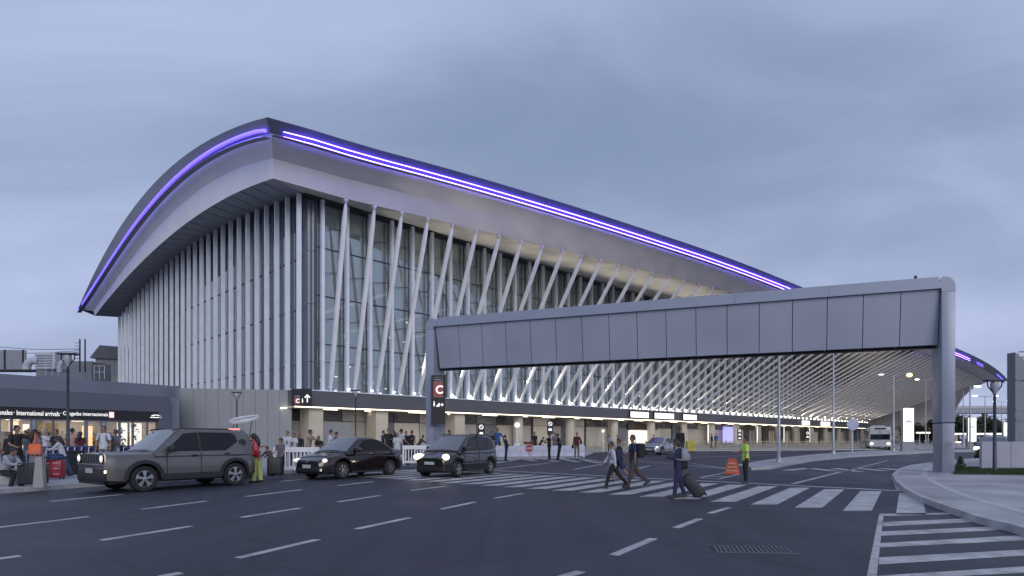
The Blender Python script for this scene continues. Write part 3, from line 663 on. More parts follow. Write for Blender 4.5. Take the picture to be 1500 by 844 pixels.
# rounded outer corners and top rail, one extruded profile
rO, rI = .40, .12
def arcp(cx, cz, r, a0, a1, n=7): return [(cx+r*math.cos(R(a0+(a1-a0)*i/(n-1))), cz+r*math.sin(R(a0+(a1-a0)*i/(n-1)))) for i in range(n)]
outer = [(-.23, hT-.6)]+arcp(-.23+rO, hT-rO, rO, 180, 90)+arcp(gl+.23-rO, hT-rO, rO, 90, 0)+[(gl+.23, hT-.6)]
inner = [(gl-.23, hT-.6), (gl-.23, hT-.46), (.23, hT-.46), (.23, hT-.6)]
def ex(poly):
    MB().slab([(x, 0, z) for x, z in poly], (0, -dp, 0)).build('frame_corner', M_gantry, G)
ex([(-.23, hT-.6)]+arcp(-.23+rO, hT-rO, rO, 180, 90)+[(.5, hT-.46), (.23, hT-.46), (.23, hT-.6)])
ex([(gl+.23, hT-.6), (gl-.23, hT-.6), (gl-.23, hT-.46), (gl-.5, hT-.46)]+arcp(gl+.23-rO, hT-rO, rO, 90, 0))
nr = 6
for i in range(nr):
    x0 = .5+(gl-1.0)*i/nr; x1 = .5+(gl-1.0)*(i+1)/nr-.008
    gb('top_rail', (x0 if i else x0-.18, -.001, hT-.46), (x1 if i < nr-1 else x1+.0, -dp+.001, hT-.001), M_gantry)
# panels: slope back towards the bottom
pz1, pz0 = hT-.47, hT-2.62; np_ = 17; y1, y0 = -.14, -.42
for i in range(np_):
    x0 = .26+(gl-.55)*i/np_; x1 = .26+(gl-.55)*(i+1)/np_-.028
    if i == np_-1: x1 += .02
    xb1 = x1-.12 if i == np_-1 else x1
    MB().slab([(x0, y1, pz1), (x1, y1, pz1), (xb1, y0, pz0), (x0, y0, pz0)], (0, -.06, -.015)).build('panel', M_gpan, G)
    MB().slab([(x0, -dp+.14, pz1), (x1, -dp+.14, pz1), (x1, -dp+.14, pz0+.02), (x0, -dp+.14, pz0+.02)], (0, .05, 0)).build('panel', M_gpan, G)
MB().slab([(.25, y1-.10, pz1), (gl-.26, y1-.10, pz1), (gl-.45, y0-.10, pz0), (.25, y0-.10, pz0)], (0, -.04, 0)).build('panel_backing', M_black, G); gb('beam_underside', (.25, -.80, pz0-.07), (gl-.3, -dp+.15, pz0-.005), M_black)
gb('base_plate', (-.34, .12, 0.004), (.34, -dp-.12, .018+.13), M_steel)
for x in (gl*.045,): MB().tube((x, -.3, hT), (x, -.3, hT+.10), .05, n=8).ball((x, -.3, hT+.13), .06).build('aviation_lamp', M_black, G)
mb = MB()  # emblem on the right leg base
mb.lathe([(.13, .006), (.13, .0)], 16, (0, 0, 0), 'y').lathe([(.10, .0065), (.0, .0065)], 16, (0, 0, 0), 'y').move(Matrix.Translation((0, .003, 1.25)))
mb.build('round_mark', mat('mark_grey', (.20, .21, .27), .6), G)
# sign on the left leg: faces the camera side, stands beside the leg towards the road
ws = Vector((px0 := 632.5, 0, 0))
gs = thing('terminal_sign', 'tall black sign with large red C hanging on the left gantry leg', 'sign', (0, 0, 0))
ygs = 32.0; sgx0, sgx1 = (632-CX)*ygs/F, (652.5-CX)*ygs/F; sz = lambda y: CH+(HOR-y)*ygs/F
gs.location = (sgx0, ygs-.12, sz(622)); gs.rotation_euler = (0, 0, R(-6))
sw_, sh_ = sgx1-sgx0, sz(550)-sz(622)
MB().b2((0, 0, 0), (sw_, .12, sh_)).build('board', mat('sign_board', (.03, .028, .032), .5), gs)
MB().b2((sw_*.18, -.012, sh_*.55), (sw_*.85, .0, sh_*.96)).build('frame', mat('sign_frame', (.35, .30, .30), .5), gs)
MB().b2((sw_*.20, -.018, sh_*.87), (sw_*.83, -.011, sh_*.95)).build('name_strip', M_black, gs)
MB().b2((sw_*.20, -.018, sh_*.56), (sw_*.83, -.011, sh_*.86)).build('red_square', M_red, gs)
text('letter', 'C', E_sign, gs, (sw_*.34, -.028, sh_*.62), (R(90), 0, 0), height=sh_*.17, ext=.005)
text('lettering', 'TERMINAL', MATS['white_plastic'], gs, (sw_*.26, -.024, sh_*.892), (R(90), 0, 0), width=sw_*.50, height=sh_*.03, ext=.003, bold=0)
pict_person(MB(), (sw_*.22, -.012, sh_*.42), .26).build('pictogram', E_sign, gs)
mb = MB()
for k in range(3): mb.b2((sw_*(.38+.08*k), -.012, sh_*.36), (sw_*(.45+.08*k), 0, sh_*(.385+.025*k)))
mb.build('stairs_pictogram', E_sign, gs); arrow(MB(), (sw_*.74, -.012, sh_*.40), .30, 0).build('arrow', E_sign, gs)
# ------------------------------------------------------------------ low arrivals building on the left
E0 = Vector((-30.4, 53.9, 0)); ed = Vector((-.549, -.836, 0)); ea = math.atan2(ed.y, ed.x)
L = thing('arrivals_building', 'low dark grey arrivals building with a lit glass shopfront under long black sign', 'building', E0, ea)
# local: +x runs left/nearer along the facade; +y local is ed rotated +90 = (.836,-.549): towards the road/camera
Lx = 34.0
def lb(name, p, q, m, par=L, **k): return MB().b2(p, q).build(name, m, par, **k)
lb('fascia', (-.05, .0, 3.80), (Lx, -.6, 5.15), mat('fascia_navy', (.10, .105, .14), .55, var=.06, vscale=.4))
lb('end_pier', (-.05, .0, .13), (.9, -.6, 3.80), MATS['fascia_navy'])
lb('sign_band', (.9, -.05, 3.02), (Lx, -.5, 3.797), M_black)
lb('parapet', (-1.2, -2.2, 4.9), (Lx, -3.0, 6.35), mat('parapet_blue', (.17, .175, .23), .6, var=.06, vscale=.3))
lb('roof', (-1.3, -.6, 5.0), (Lx, -14, 5.12), M_fasc); lb('rear_wall', (-1.2, -13, .1), (Lx, -13.4, 6.2), M_fasc)
lb('end_wall', (-1.5, -13, .1), (-1.2, -1.2, 6.3), M_fasc)
lb('end_infill', (-1.2, -.6, .1), (-.06, -1.15, 5.0), M_fasc)
def lpx(px):   # x position along the facade for a photo column
    r = (px-CX)/F; return (r*E0.y-E0.x)/(ed.x-r*ed.y)
# lettering (letters read left to right from the camera: they run along -x)
def ltext(s_, pxa, pxb, z0, h, nm='lettering', m=E_sign):
    xa, xb = lpx(pxa), lpx(pxb); return text(nm, s_, m, L, (xa, .02, z0), (R(90), 0, R(180)), width=xa-xb, height=h*.88, ext=.01, bold=.0)
ltext('Arribos internacionales', -62, 18, 3.20, .40)
ltext('· International arrivals', 20, 87, 3.20, .40)
ltext('· Chegadas internacionais', 88.5, 158, 3.20, .44)
xa, xb = lpx(160), lpx(167); lb('red_square', (xa, .0, 3.18), (xb, -.03, 3.66), emat('square_lit', (.85, .42, .33), 1.0)); text('letter', 'C', E_sign, L, (xa-.1, .012, 3.26), (R(90), 0, R(180)), width=(xa-xb)*.6, height=.3, ext=.01)
mb = MB(); xc = (lpx(224)+lpx(234))/2
for i in range(9):
    t0, t1 = math.pi*i/9, math.pi*(i+1)/9; w_ = .42
    mb.slab([(xc+w_*math.cos(t0), .0, 3.42+.13*math.sin(t0)), (xc+w_*math.cos(t1), .0, 3.42+.13*math.sin(t1)), (xc+w_*.5*math.cos(t1), .0, 3.42+.06*math.sin(t1)), (xc+w_*.5*math.cos(t0), .0, 3.42+.06*math.sin(t0))], (0, -.03, 0))
mb.b2((xc-.5, .0, 3.27), (xc+.5, -.03, 3.34)); mb.build('emblem', E_sign, L)
# shopfront
fr = mat('shop_frame', (.16, .165, .20), .5)
shop = [(-40, 0, 'y'), (1, 18, 'y'), (20, 46, 'y'), (56, 79, 'd'), (81.5, 126, 'y'), (131, 149, 'o'), (158, 176, 'd'), (179, 196, 'w'), (198, 217, 'w'), (219, 236, 'y')]
cols_ = {'y': E_shop, 'o': emat('shop_orange', (1, .62, .25), 1.5), 'd': emat('shop_dim', (1, .82, .52), 1.4), 'w': E_shopw}
for p0, p1, k in shop:
    x1, x0 = lpx(p0), lpx(p1); lb('shop_pane', (x0, -.30, .2), (x1, -.33, 2.85), M_shopg); lb('frame_post', (x1, -.22, .14), (x1+.12, -.42, 3.0), fr); lb('frame_post', (x0-.12, -.22, .14), (x0-.002, -.42, 3.0), fr)
lb('frame_head', (.9, -.24, 2.86), (Lx, -.44, 3.015), fr)
for p0, p1 in ((46, 56), (126, 131), (149, 158)):
    x1, x0 = lpx(p0)-.13, lpx(p1)+.13
    if x1 > x0: lb('pier', (x0, -.2, .13), (x1, -.6, 2.86), mat('pier_grey', (.28, .29, .34), .6))
lb('shop_floor', (.9, -.46, .10), (Lx, -9, .14), M_conc); lb('shop_ceiling', (.9, -.62, 3.02), (Lx, -9, 3.1), M_cream)
sb = mat('shop_backwall', (.62, .52, .34), .6, var=.25, vscale=.8)
lb('shop_back_wall', (.9, -6, .14), (Lx, -6.1, 3.02), sb); lb('shop_side_wall', (.6, -.62, .14), (.89, -6, 3.02), sb)
for k in range(22): lb('ceiling_lamp', (1.8+1.5*k, -1.2-(k % 3)*1.6, 2.96), (2.7+1.5*k, -1.6-(k % 3)*1.6, 3.015), emat('shop_tube', (1, .80, .50), 13))
r_ = random.Random(9)
goods = [mat('goods_'+n, c, .6, var=.2) for n, c in (('brown', (.25, .15, .07)), ('white', (.6, .58, .5)), ('grey', (.18, .18, .17)), ('orange', (.6, .28, .08)), ('green', (.12, .18, .10)), ('black', (.03, .03, .03)))]
for k in range(16):   # shop shelves with goods, each shelf unit a part
    x = 2+k*1.55; y = -4.6-(k % 2)*.9; w_ = 1.25
    mb = MB(); mb.b2((x, y, .14), (x+.04, y-.4, 2.1)); mb.b2((x+w_, y, .14), (x+w_-.04, y-.4, 2.1))
    for z in (.3, .75, 1.2, 1.65, 2.08): mb.b2((x+.04, y, z), (x+w_-.04, y-.4, z+.03))
    s_ = mb.build('shelf', goods[1], L)
    for z in (.33, .78, 1.23, 1.68):
        xx = x+.08
        while xx < x+w_-.25:
            w2_ = r_.uniform(.08, .2); MB().b2((xx, y-.05, z), (xx+w2_, y-.3, z+r_.uniform(.15, .36))).build('goods', r_.choice(goods), s_); xx += w2_+r_.uniform(.02, .12)
for a, b_ in ((180, 195), (199, 216)):  # lit posters behind the two white windows
    x1, x0 = lpx(a), lpx(b_); lb('lit_poster', (x0, -1.0, .4), (x1, -1.05, 2.8), E_shopw)
    mb = MB()
    for k in range(14): u, v = r_.uniform(x0+.1, x1-.3), r_.uniform(.6, 2.5); mb.b2((u, -.985, v), (u+r_.uniform(.1, .35), -.998, v+r_.uniform(.04, .25)))
    mb.build('poster_print', goods[2], L)
x1, x0 = lpx(132), lpx(147); lb('lit_poster', (x0, -1.4, .3), (x1, -1.45, 2.5), cols_['o']); x1, x0 = lpx(30), lpx(44); lb('lit_poster', (x0, -2.2, 1.2), (x1, -2.25, 2.8), cols_['o'])
x1, x0 = lpx(58), lpx(78); lb('lit_poster', (x0+.2, -3.2, .3), (x1, -3.25, 2.6), E_shopw)
# rooftop plant, standing on the low roof
def at2(px, py, Y): return at(px, py, Y)
roof_g = 'plant on the arrivals roof'
def roofbox(nm, label, cat, p0, p1, Y, d, m, extra=None):
    a = at(p0[0], p1[1], Y); b = at(p1[0], p0[1], Y); t = thing(nm, label, cat, ((a.x+b.x)/2, Y+d/2, min(a.z, b.z)), 0)
    w_ = b.x-a.x; h = abs(b.z-a.z); MB().rbox((0, 0, h/2), (w_, d, h), min(.08, w_*.1), 2).build('body', m, t)
    if extra: extra(t, w_, h, d)
    return t
mblue = mat('roof_screen', (.26, .27, .30), .6, var=.1); mwht = mat('duct_white', (.45, .47, .52), .5, var=.1)
def louv(t, w_, h, d):
    for k in range(5): MB().b2((-w_*.4, -d/2-.02, h*(.15+.15*k)), (w_*.4, -d/2-.003, h*(.22+.15*k))).build('louvre', M_fasc, t)
roofbox('roof_screen', 'long grey panel screen on the arrivals roof at the left edge', 'screen', (-60, 512.5), (37, 545), 52, .2, mblue, lambda t, w_, h, d: [MB().b2((x, -.14, 0), (x+.14, -.102, h)).build('post', M_black, t) for x in (w_*.18, w_*.5-.24)])
roofbox('roof_parapet', 'dark low kerb running in front of the roof plant', 'kerb', (-60, 541), (50, 545), 50.5, .3, M_black)
roofbox('air_handler', 'pale boxy air handling unit between the ducts on the arrivals roof', 'ventilation unit', (50, 516), (80, 541), 51, 2, mwht, louv)
roofbox('plant_room', 'grey plant room wall behind the double street lamp on the roof', 'plant room', (52, 529), (134, 562), 60, 3, mat('plant_wall', (.20, .21, .22), .7, var=.15), louv)
ph = thing('plant_house', 'grey rooftop house with dark sloping mansard roof beside the finned facade', 'plant house', at(158, 545, 125))
zz = lambda y: (HOR-y)*125/F-(HOR-545)*125/F; xx_ = lambda x: (x-158)*125/F
MB().b2((xx_(140), 0, -14.5), (xx_(180), 4, zz(524))).build('wall', mat('house_wall', (.22, .22, .22), .7, var=.15), ph)
mb = MB(); a_, b_, c_, d_ = xx_(134), xx_(182), xx_(143), xx_(182)
mb.grid([[(a_, -.6, zz(525)), (b_, -.6, zz(527))], [(c_, .6, zz(505)), (d_, .6, zz(508))], [(c_, 4, zz(505)), (d_, 4, zz(508))], [(a_, 5, zz(525)), (b_, 5, zz(527))], [(a_, -.6, zz(525)), (b_, -.6, zz(527))]]); mb.add([(a_, -.6, zz(525)), (c_, .6, zz(505)), (c_, 4, zz(505)), (a_, 5, zz(525))], [(0, 1, 2, 3)])
mb.build('roof', mat('mansard', (.075, .08, .09), .7, var=.1), ph)
for k in range(5): MB().b2((xx_(146+k*6.5), -.04, zz(552)), (xx_(149.5+k*6.5), -.004, zz(530))).build('window', M_fasc, ph)
for nm, lab, px, r0 in (('vent_duct', 'fat curved white air duct left of the air handling unit', 42, 1.0), ('vent_duct', 'grey bent air duct right of the air handling unit', 90, .5)):
    p = at(px, 545, 51); d = thing(nm, lab, 'duct', p); d.scale = (.55,)*3
    MB().path([(-.3, 0, 0), (-.3, 0, .9), (0, 0, 1.45), (.6, 0, 1.75), (1.3, .2, 1.7)], [.42*r0+.15]*5, 10).build('pipe', mwht, d, 60); MB().tube((-.3, 0, .0), (-.3, 0, .12), .5*r0+.2, n=10).build('collar', mwht, d)
for px0_, px1_, y0_, y1_, lab in ((67, 86, 531, 549, 'white tube railing in front of the pale air handling unit'), (138, 153, 536, 556, 'white tube railing in front of the mansard plant house')):
    a = at(px0_, y1_, 50); w_ = (px1_-px0_)*50/F; h = (y1_-y0_)*50/F; t = thing('roof_railing', lab, 'railing', a)
    for x in (0, w_*.5, w_): MB().tube((x, 0, 0), (x, 0, h), .025, n=6).build('post', mwht, t)
    for z in (h, h*.55): MB().tube((0, 0, z), (w_, 0, z), .022, n=6).build('rail', mwht, t)
a = at(117, 545, 58); t = thing('roof_ladder', 'slim dark steel ladder mast rising above the plant room', 'mast', a); h = (545-497)*58/F
for x in (0, .5): MB().tube((x, 0, 0), (x, 0, h), .07, n=6).build('post', M_black, t)
mb = MB()
for k in range(7): mb.tube((-.5, 0, h-.35-k*.3), (0, 0, h-.35-k*.3), .03, n=4)
mb.build('rung', M_black, t)
for y_a, y_b, lab in ((502, 511, 'upper thin overhead cable crossing above the arrivals roof'), (513, 513.5, 'lower thin overhead cable crossing above the arrivals roof')):
    a = at(-60, y_a-2, 58); b = at(117, y_b, 58); pts = [a.lerp(b, i/8)+Vector((0, 0, -.35*math.sin(math.pi*i/8))) for i in range(9)]
    tag(MB().path([p-pts[0] for p in pts], .03, 4).build('overhead_cable', M_black), lab, 'cable').location = pts[0]
# small lit blocks beyond
# ------------------------------------------------------------------ lamp posts
def lyre(label, px, pyb, pyt, ztilt=0, z0=.13, Y=None):
    p = gp(px, pyb, z0) if Y is None else Vector(((px-CX)*Y/F, Y, z0)); h = CH+(HOR-pyt)*p.y/F-z0
    t = thing('street_lamp', label, 'street lamp', p, 0, 'lyre street lamps')
    m = mat('lamp_post_dark', (.05, .055, .075), .45, metal=.3)
    MB().lathe([(.11, 0), (.11, .06), (.075, .1), (.06, h*.45), (.05, h-.62), (.06, h-.6)], 8).build('pole', m, t, 60)
    for s_ in (-1, 1): MB().path([(0, 0, h-.62), (s_*.10, 0, h-.48), (s_*.28, 0, h-.28), (s_*.30, 0, h-.08)], [.035, .03, .025, .025], 6).build('arm', m, t, 60)
    MB().rbox((0, 0, h-.045), (.78, .34, .08), .03, 2).build('lamp_head', m, t)
    MB().lathe([(.05, h-.6), (.13, h-.42), (.16, h-.25), (.13, h-.1)], 10).build('diffuser', mat('lamp_glass', (.35, .37, .42), .3), t, 60)
    return t
lyre('tall dark lyre street lamp in front of the arrivals building', 99.5, 688, 517)
lyre('small dark lyre street lamp before the grey corner wall', 347, 0, 574, Y=49)
lyre('slender dark lyre street lamp standing before the beige shutters', 521, 0, 571, Y=52)
lyre('dark lyre street lamp in front of the white hoarding at right', 1457, 691, 556)
def pole(label, px, pyb, h, arms, z0=.14):
    p = gp(px, pyb, z0); t = thing('lighting_column', label, 'street lamp', p, 0, 'tall steel lighting columns on the traffic island')
    MB().lathe([(.16, 0), (.16, .25), (.10, .3), (.09, h*.5), (.055, h)], 8).build('pole', M_steel, t, 60); MB().box((0, 0, .02), (.42, .42, .04)).build('base_plate', M_steel, t)
    for dx_, dz_, m in arms:
        MB().path([(0, 0, h-.1), (dx_*.5, 0, h+.05), (dx_*.85, 0, h+.02+dz_)], .035, 6).build('arm', M_steel, t)
        lh = MB().rbox((dx_, 0, h+dz_), (.62, .28, .12), .04, 2).build('lamp_head', M_steel, t); MB().b2((dx_-.22, -.1, h+dz_-.09), (dx_+.22, .1, h+dz_-.062)).build('lamp_lens', m, lh)
        if m is E_yel: MB().ball((dx_, -.1, h+dz_-.15), (.26, .26, .2), 12, 8).build('glow_ball', m, t, 60)  # ball added to enlarge the glow of the yellow lamp
    return t
pole('nearest tall steel lighting column, just right of the vest man', 1141, 677, 8.2, [(-.9, 0, M_steel), (.9, 0, M_steel)])
pole('middle tall steel lighting column on the traffic island', 1221, 665, 9.0, [(-.9, 0, M_steel)])
pole('tall steel lighting column beside the bus with two lit heads', 1309, 661, 8.0, [(-1.3, .1, emat('lamp_white', (1, .97, .9), 9)), (1.6, .12, E_yel)])
for i, (px, Y, top_, arms) in enumerate([(1411, 110, 572, 0), (1443, 100, 580, 1), (1467, 150, 588, 1), (1356, 120, 556, 1), (1421, 75, 566, 2)]):
    z1 = CH+(HOR-top_)*Y/F; t = thing('lighting_column', ['plain far pole right of the gantry leg', 'far double armed street lamp beyond the white hoarding', 'distant street lamp nearest the grey tower', 'street lamp behind the gantry leg under the roof', 'far street lamp under the curved roof end'][i], 'street lamp', ((px-CX)*Y/F, Y, 0), 0)
    MB().lathe([(.12, 0), (.06, z1)], 6).build('pole', M_steel, t)
    if arms == 1:
        for s_ in (-1, 1): MB().path([(0, 0, z1-.15), (s_*1.5, 0, z1)], .05, 5).build('arm', M_steel, t); MB().rbox((s_*1.7, 0, z1), (.7, .3, .14), .04, 1).build('lamp_head', emat('lamp_white', (1, .97, .9), 6), t)
    if arms == 2: MB().path([(0, 0, z1-.15), (.6, 0, z1)], .04, 5).build('arm', M_steel, t); MB().rbox((.9, 0, z1), (.7, .3, .14), .04, 1).build('lamp_head', MATS['lamp_white'], t)
# round sign seen from behind
p = gp(1248.5, 664, .14); t = thing('road_sign', 'blank back of round road sign on white post beside the bus', 'sign', p)
MB().tube((0, 0, 0), (0, 0, 2.4), .055, n=8).build('post', mat('sign_post', (.55, .56, .6), .5), t); zc = (664-622)*p.y/F
MB().lathe([(0, -.02), (.56, -.02), (.56, .02), (0, .02)], 8, (0, -.08, zc), 'y').build('disc', mat('sign_back', (.42, .43, .58), .5), t)
# ------------------------------------------------------------------ lit advertising pylons
def pylon(label, x0, x1, yt, yl, yb, Y=None):
    if Y is None: Y = F*(CH-.14)/(yb-HOR)
    w_ = (x1-x0)*Y/F; zt = CH+(HOR-yt)*Y/F; zl = CH+(HOR-yl)*Y/F; t = thing('advert_pylon', label, 'advertising pylon', (((x0+x1)/2-CX)*Y/F, Y, .14), 0, 'lit advertising pylons')
    MB().b2((-w_/2-.12, 0, 0), (w_/2+.12, .35, zl-.16)).build('base', M_wall, t)
    MB().rbox((0, .175, (zt+zl)/2-.14), (w_+.1, .33, zt-zl+.12), .03, 2).build('frame', M_steel, t)
    MB().b2((-w_/2, -.01, zl-.12), (w_/2, .008, zt-.16)).build('light_face', E_box, t)
    mb = MB(); zc = (zl+zt)/2
    for i in range(7):
        t0, t1 = math.pi*(.05+.9*i/7), math.pi*(.05+.9*(i+1)/7); r1, r2 = w_*.33, w_*.23
        mb.slab([(r1*math.cos(t0), -.013, zc+r1*math.sin(t0)), (r1*math.cos(t1), -.013, zc+r1*math.sin(t1)), (r2*math.cos(t1), -.013, zc+r2*.7*math.sin(t1)), (r2*math.cos(t0), -.013, zc+r2*.7*math.sin(t0))], (0, -.003, 0))
    mb.build('emblem', M_steel, t); return t
pylon('lit white advertising pylon beside the bus, left of the gantry leg', 1323.5, 1338.5, 598, 647, 661)
pylon('lit white advertising pylon behind the lawn, right of the gantry leg', 1418.5, 1430, 612, 647, 656)
pylon('narrow lit white advertising pylon touching the grey tower', 1470.5, 1477, 619, 648, 655)
# ------------------------------------------------------------------ right side: hoarding, tower, shrub
hY = F*(CH-.16)/(687-HOR); t = thing('site_hoarding', 'pale grey panelled site hoarding behind the lawn at right', 'hoarding', ((1438-CX)*hY/F, hY, .16), R(-3))
hh = CH+(HOR-647)*hY/F-.16
for i in range(9):
    MB().b2((i*.62, 0, 0), (i*.62+.60, .05, hh)).build('panel', mat('hoarding_panel', (.36, .36, .43), .55, var=.08, vscale=1.0), t)
    MB().b2((i*.62-.03, .05, 0), (i*.62+.03, .11, hh+.0)).build('post', M_steel, t)
MB().b2((-.05, -.02, -.02), (5.6, .10, .05)).build('plinth', M_conc, t)
t = thing('glass_kiosk', 'grey steel and glass tower with sloping top at the right edge', 'kiosk', ((1476-CX)*30/F+.38, 30, 0), R(0))
K = lambda x, y, d=0: ((x-1476)*30/F, d, CH+(HOR-y)*30/F)
mk = mat('kiosk_steel', (.20, .21, .24), .5, metal=.3, var=.1); dk = mat('kiosk_panel', (.075, .08, .10), .4, var=.1)
MB().b2((0, 0, 0), (K(1490, 0)[0], .5, K(0, 556)[2])).build('corner_post', mk, t)
MB().slab([K(1476, 516), K(1530, 562), K(1530, 557+12), K(1476, 556)], (0, .5, 0)).build('sloping_top', mk, t)
MB().slab([K(1490.5, 558, .1), K(1545, 571, .1), K(1545, 600, .1), K(1490.5, 600, .1)], (0, .1, 0)).build('dark_panel', dk, t)
MB().slab([K(1490.5, 601, .12), K(1545, 601, .12), K(1545, 650, .12), K(1490.5, 650, .12)], (0, .04, 0)).build('pane', M_glass, t)
for y in (556, 600.5, 616, 649): MB().b2((0, -.04, K(0, y)[2]-.05), (2.0, -.002, K(0, y)[2]+.05)).build('rail', mk, t)
for x in (2.3,): MB().b2((x, .55, 0), (x+.1, 2.4, 3.9)).build('side_post', mk, t)
for a_, b_ in (((1489, 514), (1540, 514)), ((1489, 522), (1540, 522)), ((1489, 514), (1489, 532))): MB().tube(K(*a_, .3), K(*b_, .3), .04, n=5).build('railing', M_steel, t)
def bushmesh(mb, c, r, n, seed, leaf=.07):
    r_ = random.Random(seed)
    for i in range(n):
        u = r_.uniform(-1, 1); a = r_.uniform(0, 6.28); q_ = (1-u*u)**.5; k_ = r_.uniform(.35, 1)**.5*(.8+.25*math.sin(3*a+5*u+seed))
        p = Vector((c[0]+r[0]*q_*math.cos(a)*k_, c[1]+r[1]*q_*math.sin(a)*k_, c[2]+r[2]*u*k_))
        d1 = Vector((r_.uniform(-1, 1), r_.uniform(-1, 1), r_.uniform(-1, 1))).normalized(); d2 = d1.orthogonal().normalized(); s_ = leaf*r_.uniform(.6, 1.4)
        mb.add([p-d1*s_, p-d2*s_*.5, p+d1*s_, p+d2*s_*.5], [(0, 1, 2, 3)])
M_leaf = mat('leaf_dark', (.045, .065, .03), .7, var=.4, vscale=4); M_bark = mat('bark', (.10, .08, .06), .9, var=.2)
p = gp(1407, 688, .16); t = thing('conical_shrub', 'small dark conical shrub on the lawn beside the gantry leg', 'shrub', p)
mb = MB(); h = (688-669)*p.y/F
for k in range(6): bushmesh(mb, (0, 0, h*(.12+.15*k)), (.30*(1-k*.15), .28*(1-k*.15), .12), 160, k, .035)
mb.build('foliage', M_leaf, t, recalc=False); MB().tube((0, 0, 0), (0, 0, h*.3), .03).build('stem', M_bark, t)
def tree(label, px, Y, top, w_, seed, grp, lean=0):
    x = (px-CX)*Y/F; H_ = CH+(HOR-top)*Y/F; t = thing('tree', label, 'tree', (x, Y, 0), 0, grp); r_ = random.Random(seed); mb = MB(); tr = MB()
    tr.path([(0, 0, 0), (.1, 0, H_*.2), (-.1, .1, H_*.45), (0, 0, H_*.8)], [.28, .22, .16, .05], 7)
    for k in range(7):
        a = k*2.4+seed; z = H_*(.3+.07*k); tr.path([(0, 0, z), (math.cos(a)*w_*.3, math.sin(a)*w_*.3, z+H_*.12), (math.cos(a)*w_*.42, math.sin(a)*w_*.42, z+H_*.2)], [.1, .06, .02], 5)
    for k in range(11):
        a = r_.uniform(0, 6.28); rr = r_.uniform(.1, .42)*w_; z = H_*r_.uniform(.38, .86); s_ = w_*r_.uniform(.16, .28)
        bushmesh(mb, (math.cos(a)*rr, math.sin(a)*rr, z), (s_, s_, s_*.75), 230, seed*20+k, .04*w_)
    mb.build('crown', M_leaf, t, recalc=False); tr.build('trunk', M_bark, t); return t
tl = [('dark tree just right of the gantry leg under the bridge', 1404, 150, 606, 9), ('dark tree behind the lit advertising pylon', 1428, 170, 610, 10), ('dark bushy tree between the far lamps', 1448, 160, 612, 8), ('dark tree beside the grey tower', 1468, 150, 613, 9), ('tree seen through the glass tower', 1492, 140, 616, 9),
      ('dark tree between bus pylon and gantry leg', 1352, 190, 626, 12), ('rounded tree behind the gantry leg', 1380, 180, 612, 12)]
for i, (lab, px, Y, top_, w_) in enumerate(tl): tree(lab, px, Y, top_, w_, 31+i, 'dark trees beyond the forecourt')
hd = MB()
for k in range(60): bushmesh(hd, (118+k*1.6+random.Random(k).uniform(-.5, .5), 186-k*.35, 1.2), (1.5, 1.2, 1.3), 60, 400+k, .22)
o = hd.build('hedge', M_leaf, recalc=False); tag(o, 'low dark hedge running behind the bus and gantry leg', 'hedge')
# elevated road far behind
br = thing('road_bridge', 'long dark elevated road crossing behind the right trees', 'bridge', (140, 230, 0))
za_, zb_ = CH+(HOR-598)*230/F, CH+(HOR-605)*230/F
MB().b2((-12, 0, zb_), (170, 9, za_)).build('deck', M_dkpan, br); 
for k in range(8): MB().lathe([(.9, 0), (.9, zb_)], 10, (2+k*20, 4, 0)).build('pier', M_conc, br)
MB().b2((-12, -.15, za_), (170, 0, za_+.9)).build('guard_rail', M_steel, br)
ct = thing('car_park_canopy', 'long pale lit canopy roof beyond the far pylons', 'canopy', (95, 118, 0)); zc = CH+(HOR-637)*118/F
MB().b2((-8, 0, zc), (22, 5, zc+.35)).build('roof', emat('canopy_lit', (1, .97, .9), .8), ct)
for k in range(7): MB().b2((-7+k*4.5, .3, 0), (-6.8+k*4.5, .5, zc-.002)).build('post', M_steel, ct)
for i, (px, py, w_, h_) in enumerate([(1400, 636, 6, 2), (1402, 648, 12, 2.5), (1356, 634, 14, 3)]):
    a = at(px, py, 112+i*6); o = thing('lit_shelter', ['upper lit shelter strip right of the gantry leg', 'lower lit shelter strip right of the gantry leg', 'lit shelter strip left of the gantry leg'][i], 'shelter', (a.x, a.y, 0)); ww = w_*a.y/F
    MB().b2((-ww/2, 0, a.z-.15), (ww/2, 1.5, a.z+.15)).build('roof', emat('shelter_lit', (1, .93, .72), 1.4), o)
    for s_ in (-1, 1): MB().b2((s_*ww*.45-.05, .5, 0), (s_*ww*.45+.05, .6, a.z-.152)).build('post', M_steel, o)
# ------------------------------------------------------------------ barriers
def barrier_mesh(w_=1.55, h=1.0, wavy=False):
    t = thing('plastic_barrier', 'x', 'barrier')
    MB().b2((-w_/2, -.05, h-.20), (w_/2, .05, h)).build('top_rail', M_white, t); MB().b2((-w_/2, -.045, .10), (w_/2, .045, .20)).build('bottom_rail', M_white, t)
    for s_ in (-1, 1): MB().b2((s_*w_/2-(.09 if s_ > 0 else 0), -.048, .06), (s_*w_/2+(.09 if s_ < 0 else 0), .048, h-.201)).build('end_post', M_white, t); MB().box((s_*w_*.33, 0, .035), (.16, .5, .07)).build('foot', M_rub, t)
    n = 9
    for k in range(n): MB().b2((-w_/2+.16+k*(w_-.34)/(n-1)-.025, -.025, .201), (-w_/2+.16+k*(w_-.34)/(n-1)+.025, .025, h-.201)).build('slat', M_white, t)
    return t
bar = barrier_mesh()
def place_bar(px, pyb, ang, label, first=[True], z=.13):
    p = gp(px, pyb, z)
    if first[0]: first[0] = False; bar.location = p; bar.rotation_euler = (0, 0, ang); bar['label'] = label; bar['group'] = 'white slatted crowd barriers'; return bar
    return clone(bar, p, ang, label, 'white slatted crowd barriers')
